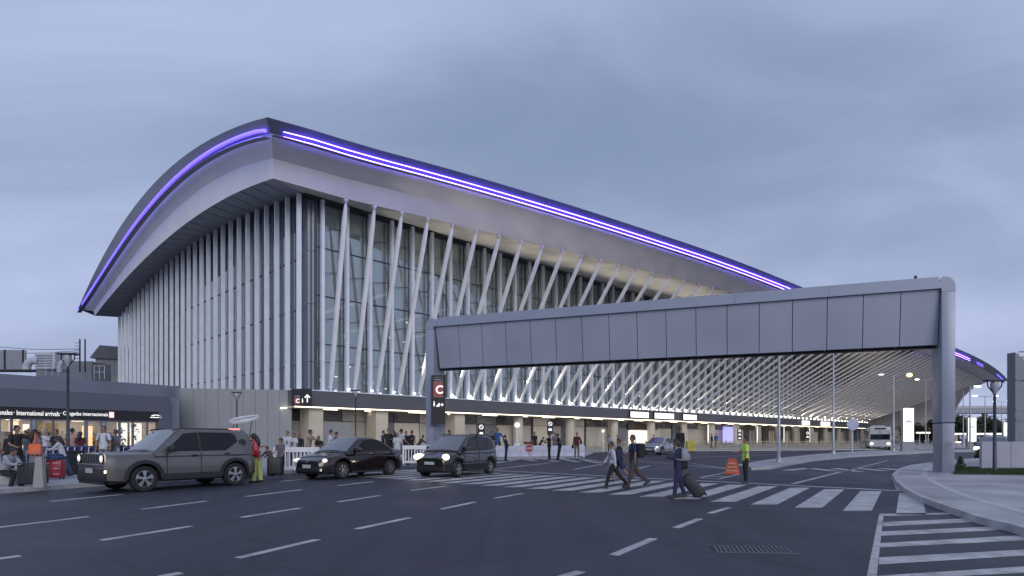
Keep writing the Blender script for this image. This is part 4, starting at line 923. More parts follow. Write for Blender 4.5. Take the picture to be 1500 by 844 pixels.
place_bar(430, 691, R(12), 'white slatted plastic barrier beside the luggage trolley man'); place_bar(456, 690.5, R(-4), 'white slatted plastic barrier behind the black sedan nose'); place_bar(612, 681, R(5), 'white slatted plastic barrier between sedan and van')
def wblock(w_=1.25, h=.92):
    t = thing('water_barrier', 'x', 'barrier')
    MB().slab([(-w_/2, -.26, 0), (-w_/2, -.26, .16), (-w_/2, -.12, .42), (-w_/2, -.08, h), (-w_/2, .08, h), (-w_/2, .12, .42), (-w_/2, .26, .16), (-w_/2, .26, 0)], (w_, 0, 0)).build('body', mat('barrier_white', (.58, .57, .66), .5, var=.15, vscale=3), t)
    for k in (-1, 1): MB().b2((k*w_*.25-.12, -.275, 0), (k*w_*.25+.12, -.262, .1)).build('fork_slot', M_black, t)
    MB().lathe([(.05, h), (.05, h+.04), (0, h+.04)], 8).build('cap', M_black, t); return t
wb = wblock(); wl = ['nearest the black van', 'second from the black van', 'below the stop sign', 'just right of the stop sign', 'at the heels of the leaning guard', 'behind the guard pair', 'beside the bag carrying woman', 'last of the row by the forecourt kerb']
for i in range(8):
    px = 731+i*16.2; p = gp(px, 671.2-i*.2, .02); lab = 'white water filled road barrier '+wl[i]
    if i == 0: wb.location = p; wb['label'] = lab; wb['group'] = 'water filled barriers'
    else: clone(wb, p, R(-4+3*(i % 3)), lab, 'water filled barriers')
# forecourt guard fence: yellowish hoop fence panels
hf = thing('hoop_fence', 'x', 'fence'); mh_ = mat('hoop_yellow', (.52, .47, .32), .5, var=.1)
MB().tube((0, 0, .95), (3.4, 0, .95), .035, n=5).build('rail', mh_, hf); MB().tube((0, 0, .12), (3.4, 0, .12), .03, n=5).build('rail', mh_, hf)
for k in range(4): MB().beam((k*.9+.1, 0, 0), (k*.9+.34, 0, .95), (0, 1, 0), [(0, .05, .05), (1, .05, .05)]).build('strut', mh_, hf); MB().beam((k*.9+.58, 0, 0), (k*.9+.34, 0, .95), (0, 1, 0), [(0, .05, .05), (1, .05, .05)]).build('strut', mh_, hf)
MB().tube((0, 0, 0), (0, 0, 1.25), .06, n=6).build('post', mh_, hf)
P0 = gp(884, 660.5, .13); P1 = gp(1292, 656.3, .13); fdir = Vector((P1.x-P0.x, P1.y-P0.y, 0)); fn = 34
FP = []
for k in range(fn+1):
    px = 862+(1290-862)*(k/fn)**.85; py = 660.3-(px-862)*.0075; FP.append(gp(px, py, .13))
ordn = ['first', 'second', 'third', 'fourth', 'fifth', 'sixth', 'seventh', 'eighth', 'ninth', 'tenth', 'eleventh', 'twelfth']
FLAB = [ordn[k]+' from the barrier row end' if k < 11 else ordn[k-11]+' beyond the yellow cabinet' if k < 22 else ordn[33-k]+' before the coach' for k in range(fn)]
for k in range(fn):
    a, b = FP[k], FP[k+1]; d = b-a; ang = math.atan2(d.y, d.x); lab = 'yellowish hoop fence bay '+FLAB[k]
    o = hf if k == 0 else clone(hf, a, ang, lab, 'hoop fence bays along the forecourt')
    o.location = a; o.rotation_euler = (0, 0, ang); o.scale = (d.length/3.4, 1, 1); o['label'] = lab; o['group'] = 'hoop fence bays along the forecourt'
t = thing('yellow_cabinet', 'yellow roadside cabinet standing in the hoop fence', 'cabinet', gp(1011.5, 661, .13)); MB().rbox((0, 0, .55), (.85, .5, 1.1), .03).build('body', mat('cabinet_yellow', (.50, .42, .05), .5), t); MB().b2((-.36, -.27, .15), (.36, -.252, 1.0)).build('door', mat('cabinet_yellow2', (.42, .36, .06), .5), t)
# orange road barricade
p = gp(1073, 694.5, 0); t = thing('road_barricade', 'orange plastic folding barricade standing beside the vest man', 'barricade', p, R(-25)); t.scale = (.92, .92, .74); mo = mat('orange_plastic', (.42, .085, .035), .5, var=.15)
for s_ in (-1, 1):
    MB().slab([(-.34, s_*.22, .0), (.34, s_*.22, .0), (.17, s_*.04, .82), (-.17, s_*.04, .82)], (0, -s_*.03, 0)).build('face', mo, t)
    for z, hw in ((.16, .24), (.36, .20), (.56, .15)): MB().b2((-hw, s_*(.22-.18*z/.82)-.02, z), (hw, s_*(.22-.18*z/.82)+.02, z+.08)).build('stripe', mat('orange_pale', (.62, .30, .20), .4), t)
MB().rbox((0, 0, .85), (.30, .12, .08), .02).build('handle', mo, t)
# stop sign on a stand
p = gp(775, 674.5, 0); t = thing('stop_sign', 'small red and white stop sign on a concrete foot before barriers', 'sign', p)
MB().box((0, 0, .08), (.4, .4, .16)).build('foot', M_conc, t); MB().tube((0, 0, .1), (0, 0, 1.05), .03).build('post', M_steel, t)
MB().lathe([(0, -.02), (.31, -.02), (.31, .0), (0, .0)], 8, (0, -.04, .82), 'y').build('plate', mat('stop_red', (.40, .035, .05), .5), t); MB().lathe([(.25, -.064), (.28, -.064)], 8, (0, 0, .82), 'y').build('ring', M_white, t)
text('lettering', 'PARE', M_white, t, (-.21, -.067, .76), (R(90), 0, 0), width=.42, height=.13, ext=.002)
MB().b2((-.37, -.05, 1.1), (.37, -.02, 1.26)).build('upper_plate', mat('plate_maroon', (.16, .03, .035), .5), t)
# small black pictogram totems
def totem(label, x0, x1, yt, yb, Y):
    w_ = (x1-x0)*Y/F; zt = CH+(HOR-yt)*Y/F; zb_ = CH+(HOR-yb)*Y/F; t = thing('pictogram_sign', label, 'sign', (((x0+x1)/2-CX)*Y/F, Y, .13))
    MB().b2((-w_/2, 0, zb_), (w_/2, .12, zt)).build('board', M_black, t); MB().tube((0, .06, 0), (0, .06, zb_), .05).build('post', M_steel, t); n = 2 if (zt-zb_) < w_*2.5 else 3
    for k in range(n):
        zc = zt-w_*(.55+k*.9)
        if k == 0:
            MB().lathe([(w_*.24, -.012), (w_*.34, -.012), (w_*.34, -.002), (w_*.24, -.002)], 14, (0, 0, zc), 'y').box((0, -.007, zc), (w_*.62, .008, w_*.07), ry=R(45)).build('no_entry_ring', E_sign, t)
        else: MB().slab([(-w_*.3, -.01, zc-w_*.2), (w_*.3, -.01, zc-w_*.2), (w_*.22, -.01, zc+w_*.15), (-w_*.22, -.01, zc+w_*.15)], (0, .008, 0)).build('pictogram', E_sign, t)
    return t
totem('black pictogram sign standing behind the black van', 700, 710, 622, 644, 62); totem('black pictogram sign above the two guards', 801.5, 810.5, 618, 638, 60); totem('black lit pictogram sign behind the vest man', 1080.5, 1086.5, 629, 646, 95); totem('far black pictogram sign left of the middle column', 1180, 1186, 632, 646, 140)
t = thing('white_bollard_light', 'white lit post with round top left of the guards', 'bollard', gp(757.5, 663.5, .13)); MB().tube((0, 0, 0), (0, 0, 2.4), .07).build('post', M_white, t); MB().ball((0, 0, 2.6), .26).build('globe', emat('globe_lamp', (1, .9, .7), 1.2), t); MB().rbox((0, 0, .45), (.5, .4, .9), .05).build('base', M_white, t)
t = thing('white_bollard_light', 'white lit post behind the first walking pair', 'bollard', gp(883.5, 661.8, .13)); MB().tube((0, 0, 0), (0, 0, 2.0), .07).build('post', M_white, t); MB().ball((0, 0, 2.1), .16).build('globe', MATS['globe_lamp'], t)
# left pavement furniture
p = gp(58.5, 714, .13); t = thing('concrete_bollard', 'grey tapered concrete bollard at the pavement edge', 'bollard', p); hb = (714-669)*p.y/F; MB().beam((0, 0, 0), (0, 0, hb), (1, 0, 0), [(0, .30, .14), (.05, .30, .14), (1, .16, .10)]).build('body', M_conc, t)
p = gp(2, 711, .13); t = thing('stone_block', 'pale grey concrete seat block under the sitting man', 'seat', p); MB().rbox((0, .25, .23), (.75, .55, .46), .04).build('block', mat('seat_conc', (.36, .34, .36), .7, var=.1), t)
p = gp(108, 695, .13); t = thing('litter_bin', 'tall black litter bin in front of the luggage trolleys', 'bin', p); MB().rbox((0, 0, .42), (.48, .42, .84), .03).build('body', M_black, t); MB().rbox((0, 0, .87), (.52, .46, .06), .02).build('lid', M_rub, t)
# luggage trolleys, nested in a row
tr = thing('luggage_trolley', 'x', 'luggage trolley'); mst = mat('trolley_steel', (.36, .37, .42), .35, metal=.6); mbl = mat('trolley_blue', (.05, .055, .16), .4)
for s_ in (-1, 1):
    MB().path([(-.38, s_*.26, 1.0), (-.30, s_*.26, .55), (-.22, s_*.27, .14), (.50, s_*.22, .12)], .022, 6).build('side_frame', mst, tr, 60)
    MB().lathe([(0, -.03), (.09, -.03), (.09, .03), (0, .03)], 10, (-.25, s_*.27, .09), 'y').build('wheel', M_rub, tr, 40)
MB().lathe([(0, -.03), (.07, -.03), (.07, .03), (0, .03)], 10, (.50, 0, .07), 'y').build('wheel', M_rub, tr, 40)
MB().tube((-.40, -.29, 1.01), (-.40, .29, 1.01), .035).build('handle', mbl, tr); MB().b2((-.36, -.25, .76), (-.33, .25, .97)).build('advert_board', mbl, tr)
mb = MB(); 
for k in range(6): mb.tube((-.22, -.22+k*.088, .16), (.5, -.2+k*.08, .13), .010, n=4)
for z in (.62, .7, .8): mb.tube((-.31, -.26, z), (-.31, .26, z), .012, n=4)
mb.build('load_grid', mst, tr); MB().b2((-.30, -.22, .60), (-.05, .22, .63)).build('basket', mst, tr)
places = ['at the left end of the row', 'second from the left', 'behind the litter bin', 'just right of the litter bin', 'fourth to fifth in the row', 'in the middle of the row', 'below the girl in dark red', 'right of the row middle', 'below the man with backpack', 'near the patterned shirt man', 'third from the car bonnet', 'second from the car bonnet', 'closest to the car bonnet']
for i in range(13):
    a = gp(48+i*10.6, 693-i*.45, .13); lab = 'nested luggage trolley '+places[i]
    if i == 0: tr.location = a; tr.rotation_euler = (0, 0, R(-95)); tr['label'] = lab; tr['group'] = 'nested luggage trolleys'
    else: clone(tr, a, R(-95+(i % 3)*2), lab, 'nested luggage trolleys')
# ------------------------------------------------------------------ vehicles
M_vglass = mat('car_glass', (.008, .009, .012), .08, var=0, spec=.35)
M_wind = mat('windshield_glass', (.05, .055, .07), .05, var=0, spec=1.0, coat=1.0)
M_trim = mat('car_trim_black', (.022, .022, .025), .55, var=.1)
M_rim = mat('rim_alloy', (.50, .50, .52), .3, metal=.8, var=.05)
M_chrome = mat('chrome', (.6, .6, .62), .15, metal=1, var=0)
M_plate = mat('plate_white', (.45, .46, .48), .5, var=.1)
M_tail = mat('tail_red', (.30, .02, .02), .2, var=0)
def interp(p, x): return float(np.interp(x, [a for a, _ in p], [b for _, b in p]))
def smooth_prof(p, x, r=.06): return sum(interp(p, x+d) for d in (-r, -r/2, 0, r/2, r))/5
def make_car(name, label, c):
    t = thing(name, label, 'car'); L_, W_ = c['L'], c['W']; hw = W_/2; wr = c['wr']; ax = c['axles']; paint = c['paint']
    top = c['top']; plan = c['plan']; roof = c['roof']; belt = c['belt']; gc = c['gc']
    wfn = lambda x: interp(plan, x)*hw; tfn = lambda x: smooth_prof(top, x)
    xs = set(np.linspace(-L_/2, L_/2, 46).tolist())
    ar = wr+.075
    for a in ax: xs |= set(np.linspace(a-ar, a+ar, 19).tolist())
    xs = sorted(xs); rows = []
    for x in xs:
        zb = interp(c['bottom'], x)
        for a in ax:
            if abs(x-a) < ar: zb = max(zb, wr+math.sqrt(max(ar*ar-(x-a)**2, 0)))
        w = wfn(x); zt = tfn(x); zt = max(zt, zb+.06); zs = min(zt-.05, belt(x) if callable(belt) else belt)
        zs = max(zs, zb+.03); zm = zb+(zs-zb)*.55
        half = [(w*.93, zb), (w*.985, zb+.03), (w, zm), (w*.985, zm+(zs-zm)*.6), (w*.955, zs), (w*.90, zs+(zt-zs)*.7), (w*.80, zt-.004), (w*.45, zt+.014), (0, zt+.02)]
        row = [(x, y, z) for y, z in half]+[(x, -y, z) for y, z in half[-2::-1]]; rows.append(row)
    mb = MB().grid(rows)
    for e in (0, -1): mb.add(rows[e], [tuple(range(len(rows[e])))])
    mb.build('body', paint, t, 35)
    # dark underbody and wheel wells
    MB().b2((-L_/2+.12, -hw*.80, gc+.02), (L_/2-.12, hw*.80, gc+.34)).build('underbody', M_trim, t)
    # cabin
    x0, x1, x2, x3 = c['cabin']; zr = c['zroof']; zb0 = c['zbelt']; wb = hw*.955; k_ = c.get('tumble', .34)
    ys = lambda z: wb-k_*(z-zb0)
    rfn = lambda x: smooth_prof(roof, x, .05)
    rows = []
    for x in np.linspace(x0, x3, 34):
        z = rfn(x); zz_ = max(z, zb0-.02); lo = zb0-.09; ye = ys(max(zz_-.05, zb0-.05))
        nar = interp(plan, x)
        half = [(ys(lo)*nar, lo), (ys(lo+(zz_-.05-lo)*.5)*nar, lo+(zz_-.05-lo)*.5), (ye*nar, zz_-.05), (ye*.94*nar, zz_-.012), (ye*.6*nar, zz_+.012), (0, zz_+.02)]
        rows.append([(x, y, z) for y, z in half]+[(x, -y, z) for y, z in half[-2::-1]])
    mb = MB().grid(rows)
    for e in (0, -1): mb.add(rows[e], [tuple(range(len(rows[e])))])
    cab = mb.build('cabin', c.get('cabpaint', paint), t, 35)
    # windscreen and rear window lie on the sloping ends
    def screen(nm, xa, xb, m, ins=.90, par=t):
        rr = []
        for x in np.linspace(xa, xb, 7):
            z = max(rfn(x), zb0-.02); ye = ys(max(z-.05, zb0-.05))*ins*interp(plan, x)
            rr.append([(x, ye, z-.012+.0), (x, ye*.6, z+.016), (x, 0, z+.026), (x, -ye*.6, z+.016), (x, -ye, z-.012)])
        n = Vector((rfn(xa)-rfn(xb), 0, xb-xa)).normalized()*.014
        if n.z < 0: n = -n
        return MB().grid([[tuple(Vector(p)+n) for p in r] for r in rr]).build(nm, m, par, 60)
    screen('windscreen', c['ws'][0], c['ws'][1], M_wind); screen('rear_window', c['rw'][0], c['rw'][1], M_vglass)
    for side in (1, -1):
        def sp(x, z, off=.012): return (x, side*(ys(z)*interp(plan, x)+off), z)
        for wname, poly in c['windows']:
            MB().slab([sp(x, z) for x, z in poly], (0, -side*.01, 0)).build('side_window', M_vglass, t)
            cx_ = sum(p[0] for p in poly)/len(poly); cz_ = sum(p[1] for p in poly)/len(poly)
            pts = [sp(cx_+(x-cx_)*1.03, cz_+(z-cz_)*1.06, .006) for x, z in poly]; MB().path(pts+[pts[0]], .011, 4).build('window_seal', M_trim, t)
        sd = lambda x, z, off: (x, side*(wfn(x)*(1.0 if z < zb0-.25 else .985)+off), z)
        for x, za, zc_ in c['seams']:
            MB().b2((x-.006, side*(wfn(x)*1.0-.012), za), (x+.006, side*(wfn(x)*1.0+.0025), zc_)).build('door_seam', M_black, t)
        for x, z in c['handles']: MB().rbox((x, side*(wfn(x)*.985+.012), z), (.17, .03, .035), .012, 1).build('door_handle', c.get('hmat', M_trim), t)
        if c.get('sill'): 
            z = c['sill']; xa, xb = ax[1]+ar+.02, ax[0]-ar-.02
            MB().b2((xa, side*(hw-.02), z[0]), (xb, side*(hw+.012), z[1])).build('sill_trim', c.get('clad', M_trim), t)
        if c.get('cladding'):
            for a in ax:
                rr = []
                for i in range(15):
                    th = math.pi*i/14; r1, r2 = ar-.01, ar+.085
                    def cp(r, off, th=th, a=a): return (a+r*math.cos(th), side*(min(wfn(a+r*math.cos(th)), hw)*.995+off), wr+r*math.sin(th))
                    rr.append([cp(r1, -.10), cp(r1, .022), cp(r2, .018), cp(r2, -.02)])
                MB().grid(rr).build('arch_cladding', M_trim, t, 50)
        m_ = MB().rbox((c['mirror'][0], side*(hw*.955+.10), c['mirror'][1]), (.13, .25, .17), .04, 2).tube((c['mirror'][0]+.02, side*hw*.90, c['mirror'][1]-.05), (c['mirror'][0]+.02, side*(hw+.02), c['mirror'][1]-.02), .025, n=5).build('mirror', c.get('mmat', M_trim), t, 50)
        for a in ax:
            wl_ = thing('wheel', 'x', 'x'); del wl_['label']; del wl_['category']; wl_.parent = t; wl_.location = (a, side*(hw-.115), wr)
            MB().lathe([(wr*.66, -.10), (wr*.93, -.105), (wr, -.08), (wr, .08), (wr*.93, .105), (wr*.66, .10), (wr*.66, -.10)], 28, (0, 0, 0), 'y').build('tyre', M_rub, wl_, 45)
            mb = MB().lathe([(wr*.665, side*.088), (wr*.62, side*.095), (wr*.60, side*.05), (wr*.60, -side*.06)], 28, (0, 0, 0), 'y')
            ns = c['spokes']
            for k in range(ns):
                th = 2*math.pi*k/ns+.3; d = Vector((math.cos(th), 0, math.sin(th)))
                mb.beam(d*wr*.10+Vector((0, side*.085, 0)), d*wr*.63+Vector((0, side*.08, 0)), Vector((0, 1, 0)).cross(d), [(0, wr*.13, .03), (.6, wr*.15*c.get('spw', 1), .03), (1, wr*.24*c.get('spw', 1), .03)])
            mb.lathe([(wr*.17, side*.07), (wr*.15, side*.105), (0, side*.108)], 12, (0, 0, 0), 'y')
            mb.build('rim', c.get('rimmat', M_rim), wl_, 40)
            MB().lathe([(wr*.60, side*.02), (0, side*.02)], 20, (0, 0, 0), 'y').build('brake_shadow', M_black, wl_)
    for nm, f_ in c['extras']: f_(t, wfn, tfn, hw, L_/2)
    return t
def lamp_patch(nm, m, xs_, zs_, ys_, side, lens=None):
    """curved lamp unit: corner points in (x, y, z)"""
    def f(t, wfn, tfn, hw, hl):
        pts = [Vector((x, side*y, z)) for x, y, z in zip(xs_, ys_, zs_)]
        MB().slab(pts, (-.05, 0, 0)).build(nm, m, t)
    return (nm, f)
def bx(nm, m, p, q, mirror=False, bev=.01):
    def f(t, wfn, tfn, hw, hl):
        for s_ in ((1, -1) if mirror else (1,)):
            c_ = [(p[i]+q[i])/2 for i in range(3)]; d_ = [abs(q[i]-p[i]) for i in range(3)]; c_[1] *= s_; MB().rbox(c_, d_, min(bev, min(d_)*.4), 1).build(nm, m, t)
    return (nm, f)
E_head = emat('headlight_on', (1, .9, .62), 12); E_headoff = mat('headlight_glass', (.55, .55, .52), .1, var=0, spec=.9, emit=(1, .85, .6), es=.35); E_fog = emat('fog_on', (1, .85, .45), 2.5); E_brake = emat('brake_red', (1, .12, .10), 2)
# --- grey compact off-roader
P_suv = mat('paint_graphite', (.145, .136, .135), .32, metal=.5, var=0, coat=.5)
def suv_front(t, wfn, tfn, hw, hl):
    xf = hl
    MB().b2((xf-.015, -.60, .80), (xf+.012, .60, 1.00)).build('grille', M_black, t)
    for k in range(7): MB().rbox((xf+.014, -.48+k*.16, .90), (.02, .028, .17), .008, 1).build('grille_bar', P_suv, t)
    for s_ in (-1, 1):
        h_ = MB().lathe([(0, .0), (.105, .0), (.125, -.02), (.125, -.06)], 18, (xf+.028, s_*.665, .90), 'x').build('headlight', E_headoff, t, 40); MB().lathe([(.060, .004), (0, .007)], 14, (xf+.028, s_*.665, .90), 'x').build('bulb', emat('bulb_on', (1, .88, .6), 1.8), h_); MB().lathe([(.13, -.03), (.15, .008), (.125, .012), (.105, .0)], 18, (xf+.028, s_*.665, .90), 'x').build('lamp_ring', M_trim, t, 40)
        MB().rbox((xf-.02, s_*.70, .565), (.05, .22, .075), .02, 2).build('fog_light', E_fog, t)
        MB().lathe([(.085, 0), (.09, .02), (.11, .02), (.11, 0)], 16, (-1.66, s_*(hw*.955-.34*(1.28-1.03)+.0), 1.30), 'y').build('pillar_emblem', M_black, t)
        st_ = MB(); 
        for k in range(5): th = 2*math.pi*k/5; st_.box((-1.66+.04*math.cos(th), s_*(hw*.955-.34*.25+.02), 1.30+.04*math.sin(th)), (.07, .012, .022), ry=-th)
        st_.build('emblem_star', M_trim, t)
        MB().path([(-1.45, s_*.60, 1.66), (-1.2, s_*.62, 1.70), (.15, s_*.64, 1.70), (.35, s_*.63, 1.65)], .02, 6).build('roof_rail', M_trim, t)
    MB().rbox((xf-.03, 0, .46), (.14, 1.56, .34), .05, 2).build('front_bumper', M_trim, t, 40); MB().rbox((xf+.0, 0, .735), (.09, 1.50, .06), .02, 2).build('bumper_strip', P_suv, t); MB().b2((xf+.042, -.60, .52), (xf+.052, -.20, .65)).move(Matrix.Translation((0, .40, 0))).build('licence_plate', M_plate, t)
    MB().rbox((xf-.05, 0, .27), (.16, 1.40, .07), .03, 2).build('skid_plate', M_trim, t)
    MB().rbox((-hl+.04, 0, .52), (.14, 1.46, .36), .05, 2).build('rear_bumper', M_trim, t, 40)
    for s_ in (-1, 1): MB().rbox((-hl+.04, s_*.66, 1.0), (.09, .20, .24), .03, 2).build('tail_light', M_tail, t)
    MB().rbox((.55, -.02, 1.075), (1.0, .75, .03), .01, 1).build('bonnet_bulge', P_suv, t)
SUV = dict(L=4.23, W=1.82, wr=.345, axles=(1.19, -1.38), paint=P_suv, gc=.22, spokes=5, spw=1.5, cladding=True, sill=(.30, .46), tumble=.27,
    top=[(-2.115, .95), (-2.0, 1.03), (-1.2, 1.05), (.75, 1.04), (1.2, 1.045), (1.85, 1.035), (2.07, 1.02), (2.115, .99)], plan=[(-2.115, .78), (-1.95, .92), (-1.6, .99), (-1.3, 1), (1.4, 1), (1.85, .95), (2.115, .84)],
    bottom=[(-2.115, .42), (-1.9, .30), (1.8, .28), (2.115, .32)], belt=.90, zbelt=1.03, zroof=1.68, cabin=(.92, .3, -1.8, -2.08), roof=[(-2.08, 1.03), (-2.02, 1.35), (-1.90, 1.64), (-1.0, 1.69), (-.2, 1.70), (.24, 1.66), (.92, 1.04)],
    ws=(.88, .29), rw=(-2.03, -1.93), windows=[('front', [(.60, 1.10), (.10, 1.54), (-.30, 1.58), (-.30, 1.09)]), ('rear', [(-.36, 1.09), (-.36, 1.58), (-1.30, 1.57), (-1.44, 1.50), (-1.48, 1.34), (-1.10, 1.10)])],
    seams=[(.62, .46, 1.03), (-.33, .46, 1.03)], handles=[(-.15, .95), (-1.12, .98)], mirror=(.52, 1.14), extras=[('front', suv_front)])
suv = make_car('parked_car', 'dark grey boxy off-roader with black arches pulled up at the left kerb', SUV); suv.location = (-10.33, 18.54, 0); suv.rotation_euler = (0, 0, R(-124.2)); suv.scale = (1.05,)*3
# --- black sedan
P_sed = mat('paint_black_plum', (.019, .012, .015), .16, metal=.3, var=0, coat=1)
def headlight(pts, m, nm='headlight'):
    def f(t, wfn, tfn, hw, hl):
        for s_ in (1, -1):
            (cx_, cy_, cz_), (rx, ry, rz_) = pts; mb = MB().ball((0, 0, 0), (rx, ry, rz_), 14, 8); mb.move(Matrix.Translation((cx_, s_*cy_, cz_)) @ Matrix.Rotation(-s_*R(38), 4, 'Z') @ Matrix.Rotation(R(14), 4, 'Y')).build(nm, m, t, 60)
    return (nm, f)
def sed_front(t, wfn, tfn, hw, hl):
    MB().rbox((hl-.005, 0, .60), (.05, .95, .10), .02, 2).build('grille', M_black, t); MB().rbox((hl+.004, 0, .33), (.06, 1.15, .14), .03, 2).build('lower_grille', M_black, t)
    MB().lathe([(0, .03), (.055, .03), (.065, .0)], 16, (hl+.012, 0, .615), 'x').build('emblem', M_chrome, t); MB().b2((hl+.036, -.20, .40), (hl+.046, .20, .52)).build('licence_plate', M_plate, t)
    MB().b2((hl+.018, -.47, .655), (hl+.026, .47, .668)).build('chrome_strip', M_chrome, t)
    for s_ in (-1, 1): MB().lathe([(0, .02), (.045, .02), (.05, 0)], 10, (hl-.03, s_*.62, .34), 'x').build('fog_light', E_headoff, t)
    for s_ in (-1, 1): MB().rbox((-hl+.04, s_*.52, .82), (.10, .30, .15), .03, 2).build('tail_light', M_tail, t)
    MB().rbox((-hl+.05, 0, .95), (.12, 1.2, .03), .01, 1).build('boot_lip', P_sed, t)
SED = dict(L=4.22, W=1.68, wr=.305, axles=(1.24, -1.24), paint=P_sed, gc=.17, spokes=7, spw=.75, tumble=.36, sill=(.20, .27),
    top=[(-2.11, .88), (-1.95, .98), (-1.45, .99), (-1.2, .95), (.9, .93), (1.3, .89), (1.8, .78), (2.02, .68), (2.11, .60)], plan=[(-2.11, .80), (-1.85, .95), (-1.3, 1), (1.2, 1), (1.75, .93), (2.0, .80), (2.11, .66)],
    bottom=[(-2.11, .34), (-1.8, .22), (1.8, .20), (2.11, .24)], belt=.80, zbelt=.93, zroof=1.46, cabin=(1.05, .25, -1.0, -1.62), roof=[(-1.62, .95), (-1.25, 1.14), (-.85, 1.34), (-.4, 1.44), (0, 1.465), (.30, 1.42), (1.05, .93)],
    ws=(1.0, .30), rw=(-1.5, -.92), windows=[('front', [(.62, .98), (.10, 1.33), (-.26, 1.375), (-.26, .975)]), ('rear', [(-.32, .975), (-.32, 1.375), (-.72, 1.32), (-1.20, 1.06), (-1.22, 1.0)])],
    seams=[(.66, .27, .92), (-.29, .27, .95)], handles=[(-.15, .86), (-1.0, .88)], hmat=M_chrome, mirror=(.58, 1.02), mmat=P_sed,
    extras=[('front', sed_front), headlight([(1.90, .60, .655), (.10, .25, .075)], emat('headlight_dim', (1, .86, .76), .75))])
sed = make_car('parked_car', 'glossy black sedan with chrome multi-spoke wheels beside the crosswalk', SED); sed.location = (-6.30, 23.88, 0); sed.rotation_euler = (0, 0, R(-119.5)); sed.scale = (1.05,)*3
# --- black compact van
P_van = mat('paint_black', (.020, .018, .016), .22, metal=.3, var=0, coat=1)
def van_front(t, wfn, tfn, hw, hl):
    MB().rbox((hl-.01, 0, .72), (.05, .90, .07), .02, 2).build('grille', M_black, t); MB().rbox((hl+.01, 0, .34), (.05, 1.2, .18), .03, 2).build('lower_grille', M_black, t); MB().b2((hl+.03, -.22, .50), (hl+.04, .22, .61)).build('licence_plate', M_plate, t)
    MB().rbox((hl+.0, 0, .76), (.03, .16, .03), .01, 1).build('emblem', M_chrome, t)
    for s_ in (-1, 1):
        MB().rbox((-hl+.08, s_*.64, 1.02), (.09, .12, .40), .03, 2).build('tail_light', M_tail, t)
        MB().path([(-1.5, s_*.56, 1.60), (-1.3, s_*.58, 1.645), (.0, s_*.60, 1.665), (.3, s_*.59, 1.62)], .018, 5).build('roof_rail', M_trim, t)
        MB().b2((-1.0, s_*(hw-.01), .50), (1.0, s_*(hw+.008), .53)).build('side_strip', M_chrome, t)
VAN = dict(L=3.95, W=1.70, wr=.30, axles=(1.22, -1.25), paint=P_van, gc=.17, spokes=5, spw=1.3, tumble=.25, sill=(.20, .28),
    top=[(-1.975, .95), (-1.85, 1.0), (.9, .99), (1.35, .95), (1.7, .86), (1.9, .77), (1.975, .70)], plan=[(-1.975, .84), (-1.8, .95), (-1.3, 1), (1.2, 1), (1.65, .93), (1.88, .82), (1.975, .70)],
    bottom=[(-1.975, .34), (-1.8, .24), (1.7, .2), (1.975, .24)], belt=.86, zbelt=1.0, zroof=1.62, cabin=(1.22, .5, -1.6, -1.93), roof=[(-1.93, 1.0), (-1.80, 1.36), (-1.62, 1.56), (-.9, 1.63), (-.1, 1.645), (.32, 1.57), (1.22, .99)],
    ws=(1.17, .36), rw=(-1.86, -1.68), windows=[('front', [(.78, 1.05), (.22, 1.46), (-.24, 1.52), (-.24, 1.045)]), ('rear', [(-.30, 1.045), (-.30, 1.52), (-1.0, 1.50), (-1.0, 1.05)]), ('quarter', [(-1.06, 1.05), (-1.06, 1.50), (-1.45, 1.46), (-1.58, 1.10)])],
    seams=[(.80, .28, 1.0), (-.27, .28, 1.0)], handles=[(-.12, .92), (-.95, .92)], hmat=M_chrome, mirror=(.72, 1.10), mmat=P_van,
    extras=[('front', van_front), headlight([(1.80, .60, .785), (.12, .23, .11)], E_head)])
van = make_car('moving_car', 'black compact van with both headlights blazing on the crosswalk', VAN); van.location = (-2.20, 24.75, 0); van.rotation_euler = (0, 0, R(-117.5)); van.scale = (1.0,)*3
# --- silver hatch car beyond the off-roader, tailgate up
P_sil = mat('paint_silver', (.40, .41, .43), .28, metal=.6, var=0, coat=.6)
def open_gate(t, wfn, tfn, hw, hl):
    g_ = thing('tailgate', 'x', 'x'); del g_['label']; del g_['category']; g_['label'] = 'raised pale oval tailgate'; g_.parent = t; g_.location = (-hl+.25, 0, 1.66); g_.rotation_euler = (0, R(16), 0)
    ring = [(-.46-.44*math.cos(2*math.pi*k/24), .56*math.sin(2*math.pi*k/24), 0.30+.30*math.sin(2*math.pi*k/24)*0) for k in range(25)]
    MB().path(ring, .07, 6, False).build('gate_frame', mat('gate_white', (.62, .62, .64), .4), g_, 60); MB().slab([(x, y, z) for x, y, z in [(p[0]*.92-.03, p[1]*.82, p[2]) for p in ring[:-1]]], (0, 0, .02)).build('gate_window', M_vglass, g_)
    MB().beam((-.04, 0, .30), (-.88, 0, .30), (0, 1, 0), [(0, .3, .05), (1, .08, .05)]).build('gate_trim', MATS['gate_white'], g_)
    for s_ in (-1, 1): MB().tube((-.1, s_*.55, -.35), (-.42, s_*.52, .28), .015).build('gas_strut', M_trim, g_)
    MB().rbox((-hl+.30, 0, 1.70), (.10, .55, .05), .015, 1).build('brake_light', E_brake, t); MB().b2((-hl-.003, -.55, .62), (-hl+.02, .55, 1.0)).build('boot_opening', M_black, t)
SIL = dict(VAN); SIL.update(paint=P_sil, zroof=1.62, extras=[('gate', open_gate), headlight([(1.80, .60, .785), (.12, .23, .11)], E_headoff)], mmat=P_sil)
